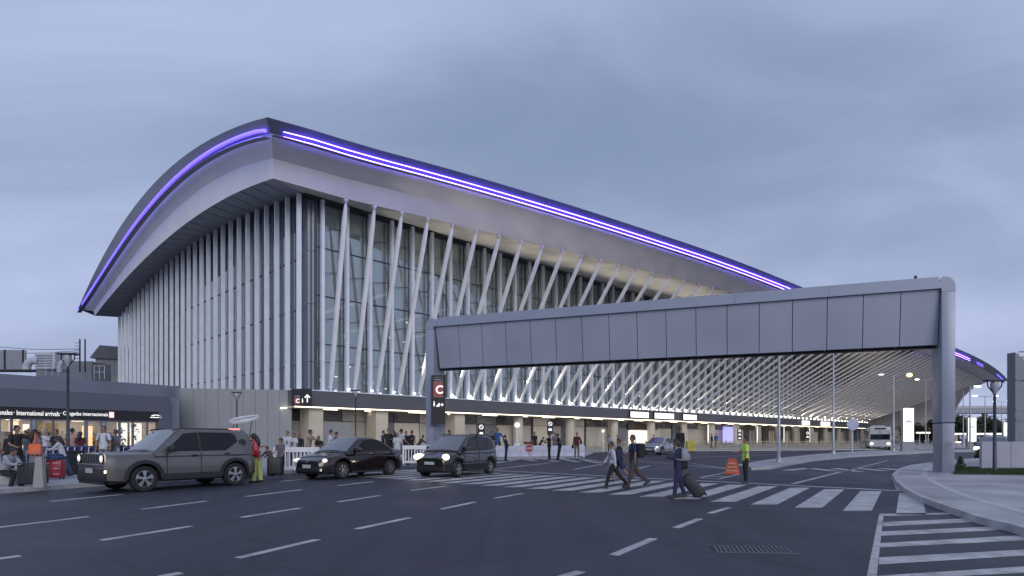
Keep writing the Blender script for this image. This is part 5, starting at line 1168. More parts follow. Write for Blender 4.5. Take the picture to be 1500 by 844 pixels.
hb_ = make_car('parked_car', 'silver hatchback with raised tailgate hidden behind the grey off-roader', SIL); hb_.location = (-12.0, 22.6, .02); hb_.rotation_euler = (0, 0, R(-122)); hb_.scale = (1.08,)*3
# --- light silver car on the far roadway
SV2 = dict(SED); SV2.update(paint=P_sil, mmat=P_sil, extras=[('front', sed_front), headlight([(1.90, .60, .655), (.10, .25, .075)], emat('headlight_soft', (1, .95, .85), 1.3))])
sv = make_car('moving_car', 'pale silver car driving on the far lane before the entrance', SV2); sv.location = (13.6, 56.0, 0); sv.rotation_euler = (0, 0, R(-128)); sv.scale = (1.08,)*3
rc_ = make_car('moving_car', 'dark car with a glowing headlight half hidden behind the hoarding', VAN); rc_.location = (34.6, 43.6, 0); rc_.rotation_euler = (0, 0, R(-140))
# --- coach
def bus():
    t = thing('coach_bus', 'white coach with lit headlights waiting behind the round sign post', 'bus'); pw = mat('coach_white', (.50, .50, .50), .3, var=.06, coat=.4)
    L_, hw, H_ = 11.5, 1.27, 3.05
    rows = []
    for x, w, z0, z1 in ((-L_/2, .94, .5, 2.85), (-L_/2+.2, 1, .38, 3.0), (L_/2-.5, 1, .36, 3.02), (L_/2-.12, .97, .34, 2.95), (L_/2, .90, .42, 2.6)):
        half = [(hw*w*.96, z0), (hw*w, z0+.15), (hw*w, 1.2), (hw*w*.985, z1-.35), (hw*w*.9, z1-.06), (hw*w*.5, z1), (0, z1+.01)]; rows.append([(x, y, z) for y, z in half]+[(x, -y, z) for y, z in half[-2::-1]])
    mb = MB().grid(rows)
    for e in (0, -1): mb.add(rows[e], [tuple(range(len(rows[e])))])
    mb.build('body', pw, t, 35); xf = L_/2
    MB().slab([(xf+.01, -1.06, 1.32), (xf+.01, 1.06, 1.32), (xf-.06, 1.04, 2.52), (xf-.06, -1.04, 2.52)], (.03, 0, 0)).build('windscreen', M_vglass, t); MB().b2((xf+.012, -.02, 1.32), (xf+.05, .02, 2.5)).build('screen_post', M_trim, t)
    for s_ in (-1, 1):
        MB().rbox((xf-.01, s_*.92, .80), (.10, .30, .20), .04, 2).build('headlight', emat('bus_head', (1, .92, .7), 8), t)
        for k in range(7): MB().slab([(xf-.9-k*1.45, s_*1.262, 1.5), (xf-2.27-k*1.45, s_*1.262, 1.5), (xf-2.27-k*1.45, s_*1.256, 2.55), (xf-.9-k*1.45, s_*1.256, 2.55)], (0, s_*.02, 0)).build('side_window', M_vglass, t)
        for x in (xf-2.4, -xf+2.9): MB().lathe([(0, -.14), (.46, -.14), (.48, 0), (.46, .14), (0, .14)], 18, (x, s_*1.12, .48), 'y').build('wheel', M_rub, t, 40)
        MB().path([(xf-.1, s_*1.1, 2.7), (xf+.25, s_*1.3, 2.6), (xf+.25, s_*1.35, 2.2)], .03, 5).rbox((xf+.25, s_*1.36, 2.05), (.08, .2, .4), .03).build('mirror', M_trim, t)
    MB().rbox((xf-.03, 0, .50), (.14, 2.3, .24), .05, 2).build('front_bumper', pw, t); MB().rbox((0, 0, 3.08), (3.2, 1.6, .22), .06, 2).build('roof_unit', pw, t); MB().b2((xf-.03, -.6, 2.62), (xf+.0, .6, 2.82)).build('destination_box', M_black, t); MB().b2((xf+.042, -.25, .45), (xf+.05, .25, .57)).build('licence_plate', M_plate, t)
    return t
b_ = bus(); b_.location = (49.6, 82.5, 0); b_.rotation_euler = (0, 0, R(-118))
# luggage
def suitcase(label, p, rz, m, w=.46, d=.28, h=.68, hand=.35, tilt=0, ribs=4, cat='suitcase'):
    t = thing('suitcase', label, cat, p, rz)
    if tilt: t.rotation_euler = (0, tilt, rz)
    MB().rbox((0, 0, h/2+.05), (d, w, h), .05, 3).build('shell', m, t, 50)
    for s_ in (-1, 1):
        for k in range(ribs): MB().box((s_*d/2, -w*.34+k*w*.68/(max(ribs-1, 1)), h/2+.05), (.012, .02, h*.8)).build('rib', m, t)
        MB().lathe([(0, -.015), (.03, -.015), (.03, .015), (0, .015)], 10, (-d*.35, s_*w*.38, .03), 'y').build('wheel', M_rub, t); MB().lathe([(0, -.015), (.03, -.015), (.03, .015), (0, .015)], 10, (d*.35, s_*w*.38, .03), 'y').build('wheel', M_rub, t)
    MB().path([(-d*.3, -w*.22, h), (-d*.3, -w*.22, h+.05+hand), (-d*.3, w*.22, h+.05+hand), (-d*.3, w*.22, h)], .010, 6).build('pull_handle', M_steel, t)
    return t
m_rs = mat('case_red', (.28, .018, .035), .35, var=.08); m_bs = mat('case_black', (.02, .02, .026), .5, var=.1)
rs = suitcase('large red ribbed suitcase beside the litter bin', gp(79, 702, .13), R(-75), m_rs, w=.60, h=.60, hand=.12, d=.36)
for i, z in enumerate((.18, .36, .54)):
    for y in (-.15, .13): MB().rbox((.185, y, z), (.012, .17, .05), .005, 1).build('badge', mat('case_badge', (.45, .25, .28), .4), rs)
suitcase('black upright suitcase beside the sitting man', gp(42, 712, .13), R(-80), m_bs, w=.48, h=.62, hand=.35)
suitcase('small dark suitcase behind the concrete bollard', gp(62, 708, .13), R(-60), mat('case_dark', (.05, .05, .06), .5), w=.32, h=.5, hand=.5)
suitcase('dark suitcase beside the man in patterned shirt', gp(402, 697, .13), R(-70), m_bs, w=.5, h=.62, hand=.2)
suitcase('black wheeled suitcase being pulled across the crosswalk', gp(1029, 728.5, 0), R(-12), m_bs, w=.46, d=.30, h=.66, hand=.36, tilt=R(-40))
# ------------------------------------------------------------------ people
PB = []   # pending skinned meshes: (object name, verts, edges, radii, material, parent, extra MB)
def dirv(a, o=0): return Vector((math.sin(R(a))*math.cos(R(o)), math.sin(R(o)), -math.cos(R(a))*math.cos(R(o))))
SKN = {'a': mat('skin_light', (.42, .26, .19), .55, var=.05), 'b': mat('skin_tan', (.30, .17, .11), .55, var=.05), 'c': mat('skin_dark', (.14, .08, .055), .55, var=.05)}
HAIR = {'k': mat('hair_black', (.012, .010, .010), .5, var=.2), 'b': mat('hair_brown', (.05, .028, .018), .5, var=.2), 'g': mat('hair_grey', (.2, .19, .18), .6, var=.2)}
def cloth(n, c): return mat('cloth_'+n, c, .85, var=.14, vscale=7, bump=.5, bscale=30)
CL_ = {'white': cloth('white', (.52, .53, .58)), 'black': cloth('black', (.018, .017, .02)), 'navy': cloth('navy', (.025, .028, .07)), 'grey': cloth('grey', (.16, .165, .18)), 'lgrey': cloth('lgrey', (.30, .31, .35)), 'blue': cloth('blue', (.035, .10, .28)),
      'denim': cloth('denim', (.05, .075, .16)), 'pink': cloth('pink', (.62, .14, .18)), 'lime': cloth('lime', (.42, .44, .17)), 'hivis': mat('cloth_hivis', (.50, .72, .10), .7, var=.08, emit=(.5, .8, .1), es=.0), 'rose': cloth('rose', (.42, .26, .26)), 'maroon': cloth('maroon', (.10, .02, .03)),
      'tan': cloth('tan', (.30, .25, .19)), 'brown': cloth('brown', (.08, .055, .05)), 'check': cloth('check', (.12, .12, .15)), 'purple': cloth('purple', (.06, .05, .15)), 'khaki': cloth('khaki', (.20, .17, .12)), 'stripe': cloth('stripe', (.17, .16, .20)), 'orange': cloth('orange', (.75, .17, .06)), 'red': cloth('red', (.30, .02, .03)), 'shoe': mat('shoe_dark', (.02, .02, .022), .5), 'shoew': mat('shoe_white', (.45, .45, .46), .5)}
def skeleton(P):
    lean = P.get('lean', 0); u = Vector((math.sin(R(lean)), 0, math.cos(R(lean))))
    J = {}; pel = Vector((0, 0, 0)); J['pel'] = pel; J['sp'] = pel+u*.20; J['ch'] = pel+u*.38; J['nk'] = pel+u*.53
    hd = P.get('head', 0); uh = Vector((math.sin(R(lean*.6+hd)), 0, math.cos(R(lean*.6+hd)))); J['hd'] = J['nk']+uh*.155; J['uh'] = uh
    for s, k in ((1, 'L'), (-1, 'R')):
        th, kn, *o = P['leg'+k]; o = o[0] if o else 3
        J['hip'+k] = pel+Vector((0, s*.09, -.03)); J['kn'+k] = J['hip'+k]+dirv(th, 0)*.43+Vector((0, s*math.sin(R(o))*.43, 0)); J['an'+k] = J['kn'+k]+dirv(th-kn)*.41
        J['fd'+k] = dirv(P.get('foot'+k, th-kn)*.6+90); 
        a = P['arm'+k]; sw_, out, el = a[:3]; inn = a[3] if len(a) > 3 else 0
        J['sh'+k] = pel+u*.47+Vector((0, s*.165, 0)); J['el'+k] = J['sh'+k]+dirv(sw_+lean*.3, 0).normalized()*.285*math.cos(R(out))+Vector((0, s*math.sin(R(out))*.285, 0))
        fd = dirv(sw_+el+lean*.3)*math.cos(R(inn)); J['wr'+k] = J['el'+k]+fd*.25+Vector((0, -s*math.sin(R(inn))*.25+s*math.sin(R(out))*.04, 0)); J['hdir'+k] = (J['wr'+k]-J['el'+k]).normalized()
    lo = min(J['an'+k].z for k in 'LR')-.075
    if 'seat' in P: lo = -P['seat']
    for k in list(J):
        if k[:2] not in ('uh', 'fd') and not k.startswith('hdir'): J[k] = J[k]-Vector((0, 0, lo))
    return J
def hand(mb, p, d, s, curl=35):
    side = Vector((0, 1, 0)) if abs(d.y) < .9 else Vector((1, 0, 0)); w = (side-d*side.dot(d)).normalized(); n = d.cross(w)
    mb.beam(p-d*.02, p+d*.085, w, [(0, .045, .028), (.4, .075, .03), (1, .08, .026)])
    for k, (o, l) in enumerate(((-.030, .060), (-.010, .072), (.010, .068), (.030, .052))):
        a = p+d*.08+w*o; b = a+(d*math.cos(R(curl))-n*math.sin(R(curl))*s)*l*.55; c = b+(d*math.cos(R(curl*2))-n*math.sin(R(curl*2))*s)*l*.45
        mb.path([a, b, c], [.0095, .0085, .006], 5)
    a = p+d*.02-w*.035*s; mb.path([a, a+(d*.7-w*.7*s)*.035, a+(d*1.0-w*.6*s)*.06], [.012, .010, .007], 5)
def head(mb, c, up, fw, s=1):
    rt = fw.cross(up).normalized(); n, m = 12, 10; rows = []
    for i in range(m+1):
        t = math.pi*i/m; row = []
        for j in range(n):
            a = 2*math.pi*j/n; x = math.sin(t)*math.cos(a)*.093; y = math.sin(t)*math.sin(a)*.073; z = math.cos(t)*.115
            if z < -.02: x *= 1-(.02+z)*-2.2 if x < 0 else 1; y *= .80+.2*(1+z/.115)
            if x > 0 and abs(z) < .03 and abs(y) < .045: x -= .008
            row.append(c+fw*x+rt*y+up*z)
        rows.append(row)
    mb.grid(rows, True)
    mb.beam(c+fw*.078+up*.018, c+fw*.100-up*.022, rt, [(0, .014, .014), (1, .03, .03)])
    mb.beam(c+fw*.083-up*.050-rt*.022, c+fw*.083-up*.050+rt*.022, up, [(0, .008, .01), (.5, .014, .014), (1, .008, .01)])
    for k in (-1, 1): mb.beam(c+rt*k*.074+up*.022, c+rt*k*.074-up*.025, fw, [(0, .02, .014), (.5, .03, .018), (1, .014, .012)])
def skin(name, J, chains, m, parent, extra=None, sx=1.0):
    """chains = list of lists (joint position, radius); the first point of a later chain may be an index tuple (ci, pi) that joins it"""
    vs, es, rs, idx = [], [], [], {}
    for ci, chn in enumerate(chains):
        prev = None
        for pi, it in enumerate(chn):
            if isinstance(it, tuple) and len(it) == 2 and isinstance(it[0], int): prev = idx[it]; idx[(ci, pi)] = prev; continue
            p, r = it; vs.append(tuple(p)); rs.append(r if isinstance(r, tuple) else (r, r)); k = len(vs)-1; idx[(ci, pi)] = k
            if prev is not None: es.append((prev, k))
            prev = k
    me = bpy.data.meshes.new(name+'_tmp'); me.from_pydata(vs, es, [])
    bm = bmesh.new(); bm.from_mesh(me); ly = bm.verts.layers.skin.verify()
    bm.verts.ensure_lookup_table()
    for i, v in enumerate(bm.verts): v[ly].radius = rs[i]; v[ly].use_root = (i == 0)
    bm.to_mesh(me); bm.free()
    o = bpy.data.objects.new(name, me); COL.objects.link(o); o.parent = parent
    sk = o.modifiers.new('s', 'SKIN'); sk.use_smooth_shade = True; sk.branch_smoothing = .6
    sb_ = o.modifiers.new('d', 'SUBSURF'); sb_.levels = 1; sb_.render_levels = 1
    PB.append((o, m, extra)); return o
PEOPLE = []
def person(label, px, pyf, hpx, face, P, z=0, skinc='b', hair=('k', 'short'), top=('white', 'short'), bot=('black', 'long'), shoes='shoe', Y=None, group=None):
    """face: heading in degrees seen from above (0 = +X right, -90 = towards the camera)"""
    loc = gp(px, pyf, z) if Y is None else Vector(((px-CX)*Y/F, Y, z)); Hm = hpx*loc.y/F; s = Hm/1.73
    t = thing('person', label, 'person', loc, R(face), group); t.scale = (s,)*3
    J = skeleton(P); fw = Vector((J['uh'].z, 0, -J['uh'].x)); fw = (fw-J['uh']*fw.dot(J['uh'])).normalized()
    ex = MB(); head(ex, J['hd'], J['uh'], fw)
    for k, sd_ in (('L', 1), ('R', -1)): hand(ex, J['wr'+k], J['hdir'+k], sd_)
    g = lambda k: J[k]
    body = [[(g('pel'), (.10, .13)), (g('sp'), (.085, .11)), (g('ch'), (.095, .13)), (g('nk')-Vector((0, 0, .02)), .055), (g('hd')-J['uh']*.06, .05)]]
    for k in 'LR':
        body.append([(0, 0), (g('hip'+k), .085), (g('hip'+k).lerp(g('kn'+k), .5), .072), (g('kn'+k), .052), (g('kn'+k).lerp(g('an'+k), .4), .052), (g('an'+k), .034)])
        body.append([(0, 2), (g('sh'+k), .055), (g('el'+k), .038), (g('wr'+k), .025)])
    skin('body', J, body, SKN[skinc], t, ex)
    tm, sl_ = top; u = (g('ch')-g('pel')).normalized(); fx = Vector((u.z, 0, -u.x)); sy = Vector((0, 1, 0)); ph = px*.7
    def ring(c, rx, ry, f1=fx, n=14, amp=.035):
        return [c+f1*rx*(1+amp*math.sin(3*a_+ph+c.z*9))*math.cos(a_)+sy*ry*(1+amp*math.sin(4*a_+ph*2+c.z*13))*math.sin(a_) for a_ in [2*math.pi*q/n for q in range(n)]]
    wd = P.get('wide', 1)*(0.94 if hair[1] in ('long', 'bun') else 1.04)
    def tube_(pts, rs, n=10):
        mbb.path(pts, rs, n)
    mbb = MB(); hem = g('pel')-u*(.10 if sl_ != 'none' else .02)
    rows = [ring(hem, .125*wd, .172*wd), ring(g('pel')+u*.02, .122*wd, .166*wd), ring(g('sp'), .108*wd, .146*wd), ring(g('sp').lerp(g('ch'), .6), .118*wd, .160*wd), ring(g('ch')+u*.03, .118*wd, .172*wd), ring(g('pel')+u*.46, .092*wd, .158*wd), ring(g('pel')+u*.50, .072, .105), ring(g('pel')+u*.525, .058, .062)]
    if bot[1] == 'dress':
        z0 = g('pel'); dn = Vector((0, 0, -1)); rows = [ring(z0+dn*.70, .19, .23, Vector((1, 0, 0)), amp=.09), ring(z0+dn*.40, .165, .205, Vector((1, 0, 0)), amp=.07), ring(z0+dn*.14, .14, .185, amp=.05)]+rows[1:]
    mbb.grid(rows, True)
    for k in 'LR':
        s0, e0, w0_ = g('sh'+k), g('el'+k), g('wr'+k); ins = s0.lerp(g('ch'), .35)+u*.02
        if sl_ == 'short': tube_([ins, s0-Vector((0, 0, .004)), s0.lerp(e0, .35), s0.lerp(e0, .78)], [.07, .074, .064, .062])
        elif sl_ == 'long': tube_([ins, s0-Vector((0, 0, .004)), s0.lerp(e0, .4), e0, e0.lerp(w0_, .45), e0.lerp(w0_, .93)], [.07, .074, .060, .053, .048, .038])
    mbb.build('dress' if bot[1] == 'dress' else 'top', CL_[tm], t, 60)
    if bot[1] != 'dress':
        w_ = 1.45 if bot[1] == 'wide' else 1; mbb = MB(); zx = Vector((1, 0, 0))
        mbb.grid([ring(g('pel')-Vector((0, 0, .16)), .06, .10, zx), ring(g('pel')-Vector((0, 0, .10)), .115, .160, zx), ring(g('pel'), .116*wd, .158*wd, zx), ring(g('pel')+u*.09, .104*wd, .142*wd), ring(g('pel')+u*.10, .05, .08)], True)
        for k in 'LR':
            h_, k_, a_ = g('hip'+k), g('kn'+k), g('an'+k)
            if bot[1] == 'short': tube_([h_+Vector((0, 0, .03)), h_.lerp(k_, .35), h_.lerp(k_, .88)], [.095, .098, .090])
            else: tube_([h_+Vector((0, 0, .03)), h_.lerp(k_, .3), h_.lerp(k_, .7), k_, k_.lerp(a_, .35), k_.lerp(a_, .75), k_.lerp(a_, .99)], [.092, .096, .080, .070*(1+(w_-1)*.5), .068*w_, .060*w_, .057*w_])
        mbb.build('shorts' if bot[1] == 'short' else 'trousers', CL_[bot[0]], t, 60)
    for k in 'LR':
        d = J['fd'+k]; d = Vector((d.x, 0, d.z)).normalized(); a = g('an'+k); upv = Vector((-d.z, 0, d.x)); 
        if upv.z < 0: upv = -upv
        MB().beam(a-d*.075-upv*.035, a+d*.185-upv*.045, (0, 1, 0), [(0, .055, .07), (.15, .075, .09), (.45, .085, .095), (.8, .09, .055), (1, .06, .035)]).build('shoe', CL_[shoes], t, 50)
    c = J['hd']; up = J['uh']; rt = fw.cross(up)
    mb = MB(); rows = []
    for i in range(8):
        tt = math.pi*.60*i/7; row = []
        for j in range(12):
            a = 2*math.pi*j/12; fr_ = math.cos(a); lim = 1.0 if fr_ < .25 else max(.42, 1-(fr_-.25)*1.15); t2 = tt*lim*(1.12 if hair[1] != 'short' else 1)
            row.append(c+fw*(math.sin(t2)*fr_*.105-.004)+rt*math.sin(t2)*math.sin(a)*.086+up*(math.cos(t2)*.130+.004))
        rows.append(row)
    mb.grid(rows, True)
    if hair[1] == 'long': mb.path([c-fw*.055+up*.02, c-fw*.09-up*.10, c-fw*.105-up*.24, c-fw*.10-up*.36], [.075, .085, .075, .03], 8)
    if hair[1] == 'bun': mb.ball(c-fw*.10+up*.07, .045)
    if hair[1] == 'cap': mb.beam(c+fw*.07+up*.055, c+fw*.19+up*.045, rt, [(0, .14, .015), (1, .09, .012)])
    if hair[1] == 'afro': mb.ball(c-fw*.035+up*.045, (.105, .115, .105), 10, 8)
    mb.build('hair' if hair[1] != 'cap' else 'cap', HAIR[hair[0]] if hair[1] != 'cap' else CL_['black'], t, 60)
    PEOPLE.append((t, J, s)); return t, J, s
def wpt(t, v): return Matrix.Translation(t.location) @ Matrix.Rotation(t.rotation_euler.z, 4, 'Z') @ (Vector(v)*t.scale[0])
def backpack(pt, label, m, off=(-.215, 0, 0), sz=(.20, .30, .42), straps=True):
    t, J, s = pt; c = J['ch']+Vector(off)-Vector((0, 0, .08)); w = wpt(t, c)
    b = thing('backpack', label, 'backpack', w, t.rotation_euler.z); b.scale = (s,)*3
    MB().rbox((0, 0, 0), sz, .07, 3).build('pack', m, b, 50); MB().rbox((-sz[0]/2-.02, 0, -.07), (.06, .22, .20), .025, 2).build('front_pocket', m, b, 50)
    for k in (-1, 1): MB().path([(.06, k*.10, .17), (.16, k*.115, .215), (.27, k*.12, .17), (.325, k*.125, .03), (.27, k*.15, -.12), (.08, k*.12, -.16)], [.018]*6, 5).build('strap', m, b, 60)
    return b
def handbag(p, label, m, rz=0, sz=(.14, .34, .26), drop=.25, cat='bag'):
    b = thing('handbag', label, cat, p, rz); MB().rbox((0, 0, 0), sz, .05, 3).build('pouch', m, b, 50)
    MB().path([(0, -sz[1]*.3, sz[2]/2-.01), (0, -sz[1]*.22, sz[2]/2+drop*.8), (0, 0, sz[2]/2+drop), (0, sz[1]*.22, sz[2]/2+drop*.8), (0, sz[1]*.3, sz[2]/2-.01)], .012, 5).build('handle', m, b, 60); return b
A0 = dict(legL=(3, 3), legR=(-3, 2), armL=(4, 8, 10), armR=(2, 8, 12))
def pose(**k): d = dict(A0); d.update(k); return d
WALK1 = pose(legL=(26, 6), legR=(-24, 18), armL=(-22, 6, 15), armR=(24, 6, 25), lean=5)
WALK2 = pose(legL=(-20, 28), legR=(22, 8), armL=(20, 6, 30), armR=(-18, 6, 18), lean=4)
LEAN = pose(lean=28, legL=(-4, 0), legR=(-8, 0), armL=(40, 10, 30), armR=(36, 8, 30), head=12)
FOLD = pose(armL=(15, 10, 95, 50), armR=(15, 10, 95, 50)); PHONE = pose(armL=(12, 8, 20), armR=(25, 10, 105, 20), head=14); HIPS = pose(armL=(-20, 35, 75, 50), armR=(-20, 35, 75, 50)); BACKH = pose(armL=(-14, 8, -5, 25), armR=(-14, 8, -5, 25))
REACH = pose(armL=(50, 10, 30), armR=(60, 14, 25), lean=10)
KP = .13
# --- foreground walkers
a = person('man in white shirt striding left on the crosswalk, dark backpack behind', 898, 715.5, 70, 180, pose(legL=(24, 10), legR=(-30, 14), armL=(-14, 8, 12), armR=(22, 8, 15), lean=4, head=6), skinc='b', hair=('b', 'short'), top=('white', 'long'), bot=('black', 'long'))
backpack(a, 'dark blue backpack on the striding man in white shirt', CL_['navy'])
a = person('person in dark shirt and shorts walking just behind the white shirt man', 908, 706, 64, 176, WALK2, skinc='b', hair=('b', 'short'), top=('black', 'short'), bot=('navy', 'short')); backpack(a, 'small pale sling pack on the person in dark shorts', CL_['lgrey'], off=(-.16, 0, .05), sz=(.12, .22, .26))
a = person('tall man in black walking left with a bulky black backpack', 928, 715.5, 79, 182, pose(legL=(16, 4), legR=(-22, 30), armL=(-8, 6, 10), armR=(10, 8, 20), lean=3), skinc='b', hair=('b', 'short'), top=('navy', 'short'), bot=('brown', 'long')); backpack(a, 'bulky black backpack on the tall walking man', CL_['black'], sz=(.26, .34, .46), off=(-.24, 0, 0))
a = person('woman in dark blue jacket pulling a black suitcase over the crosswalk', 993, 729.5, 86, 176, pose(legL=(10, 3), legR=(-12, 6), armL=(28, 8, 78, 15), armR=(-28, 12, 12), lean=3, head=8), skinc='b', hair=('k', 'long'), top=('navy', 'long'), bot=('navy', 'long'), shoes='shoe'); backpack(a, 'white and navy backpack on the woman pulling a suitcase', CL_['lgrey'], sz=(.22, .32, .38), off=(-.2, 0, .04))
handbag(wpt(a[0], a[1]['ch']+Vector((-.18, -.1, -.34))), 'dark shoulder bag hanging under the white backpack', CL_['black'], a[0].rotation_euler.z, sz=(.2, .34, .22))
a = person('traffic officer in lime vest standing beside orange barricade', 1092, 707.5, 67, 178, pose(legL=(2, 2), legR=(-2, 2), armL=(6, 6, 14), armR=(30, 8, 60, 10)), skinc='b', hair=('k', 'short'), top=('hivis', 'short'), bot=('black', 'long'))
MB().lathe([(.128, 1.14), (.130, 1.19)], 16).build('reflective_band', CL_['lgrey'], a[0]).scale = (.98, 1.30, 1)
# --- couple behind the off-roader
a = person('woman in pink top and pale green trousers at the off-roader tail', 376, 707, 71, 170, pose(legL=(4, 2), legR=(-4, 4), armL=(20, 8, 70, 10), armR=(24, 8, 70), lean=6, head=12), skinc='a', hair=('k', 'long'), top=('pink', 'short'), bot=('lime', 'wide'))
handbag(wpt(a[0], a[1]['pel']+Vector((-.10, .24, .10))), 'dark red shoulder bag of the woman in pink', CL_['red'], a[0].rotation_euler.z+R(90), sz=(.14, .34, .22), drop=.30)
a = person('person in dark red loading luggage behind the off-roader', 363, 700, 66, -10, pose(lean=16, legL=(4, 6), legR=(-4, 4), armL=(45, 8, 40), armR=(40, 8, 40), head=20), skinc='b', hair=('k', 'short'), top=('maroon', 'short'), bot=('maroon', 'long'))
a = person('dark haired person bending at the raised tailgate', 358, 694, 62, 190, pose(lean=10, armL=(40, 10, 40), armR=(30, 10, 40), head=10), skinc='b', hair=('k', 'afro'), top=('black', 'short'), bot=('black', 'long'))
# --- left crowd
a = person('man in grey jumper sitting on the concrete block reading his phone', 4, 712, 82, -5, pose(seat=.47, legL=(78, 70), legR=(72, 88), armL=(30, 8, 48, 10), armR=(34, 8, 44, 10), lean=24, head=26), z=KP, skinc='b', hair=('k', 'short'), top=('lgrey', 'long'), bot=('black', 'long'), shoes='shoew')
a[0].location.x += .05
a = person('woman in black sleeveless top raising an elbow to her hair', 24, 703, 79, -20, pose(armL=(70, 30, 100, 30), armR=(10, 14, 60, 20), head=10), z=KP, skinc='b', hair=('k', 'bun'), top=('black', 'short'), bot=('black', 'long'))
a = person('woman with dark glasses between black top and long haired women', 40, 701, 70, -100, PHONE, z=KP, skinc='a', hair=('b', 'long'), top=('grey', 'short'), bot=('denim', 'long'))
MB().b2((.088, -.06, 1.60), (.10, .06, 1.635)).build('sunglasses', M_black, a[0])
a = person('long black haired woman in grey striped dress seen from behind', 51, 704, 74, 70, pose(armL=(20, 6, 60, 20), armR=(4, 8, 8)), z=KP, skinc='b', hair=('k', 'long'), top=('stripe', 'short'), bot=('stripe', 'dress'))
handbag(wpt(a[0], a[1]['pel']+Vector((-.12, -.22, .12))), 'bright orange tote bag over the long haired woman shoulder', CL_['orange'], R(10), sz=(.36, .16, .34), drop=.36)
a = person('woman in white blouse and jeans leaning over her red suitcase', 92, 698, 60, 200, pose(lean=14, legL=(14, 4), legR=(-18, 4), armL=(34, 18, 40, 10), armR=(30, 26, 40), head=16), z=KP, skinc='b', hair=('k', 'long'), top=('white', 'long'), bot=('denim', 'long'))
t = thing('folded_jacket', 'folded denim jacket lying on top of the red suitcase', 'jacket', rs.location+Vector((0, 0, .68))); MB().rbox((0, 0, .04), (.42, .5, .10), .045, 3).rbox((.02, .05, .12), (.30, .36, .09), .04, 3).build('cloth', CL_['denim'], t, 60)
for lab, px, pf, hp, fa, po, kw in [
    ('short haired person in black behind the white blouse woman', 82, 690, 60, -90, A0, dict(hair=('k', 'short'), top=('black', 'short'), bot=('denim', 'long'))),
    ('man in white shirt stretching both arms beside the shop door', 68, 688, 58, 0, pose(armL=(75, 20, 20), armR=(70, 25, 20)), dict(hair=('g', 'short'), top=('white', 'long'), bot=('grey', 'long'))),
    ('man in pinkish shirt just right of the tall lamp post', 106, 686, 58, 90, pose(armL=(40, 20, 40), armR=(0, 10, 20)), dict(hair=('k', 'short'), top=('rose', 'short'), bot=('denim', 'long'))),
    ('long dark haired girl in dark red top behind the trolleys', 118, 686, 53, 100, A0, dict(hair=('k', 'long'), top=('maroon', 'short'), bot=('denim', 'long'))),
    ('young man in white t-shirt with a backpack behind the trolleys', 152, 689, 64, -80, pose(armL=(2, 16, 10), armR=(2, 16, 10)), dict(hair=('k', 'short'), top=('white', 'short'), bot=('grey', 'long'))),
    ('bearded man in camouflage patterned shirt right of the backpack man', 169.5, 688, 58, -100, pose(armL=(10, 14, 80, 30), armR=(6, 12, 14)), dict(skinc='c', hair=('k', 'short'), top=('check', 'short'), bot=('lgrey', 'long'))),
    ('person in yellowish shirt inside the first shop window', 8, 684, 50, -60, A0, dict(hair=('b', 'short'), top=('tan', 'short'), bot=('brown', 'long')))]:
    a = person(lab, px, pf, hp, fa, po, z=KP, **kw)
    if 'with a backpack' in lab: backpack(a, 'dark backpack worn by the young man in white t-shirt', CL_['navy'])
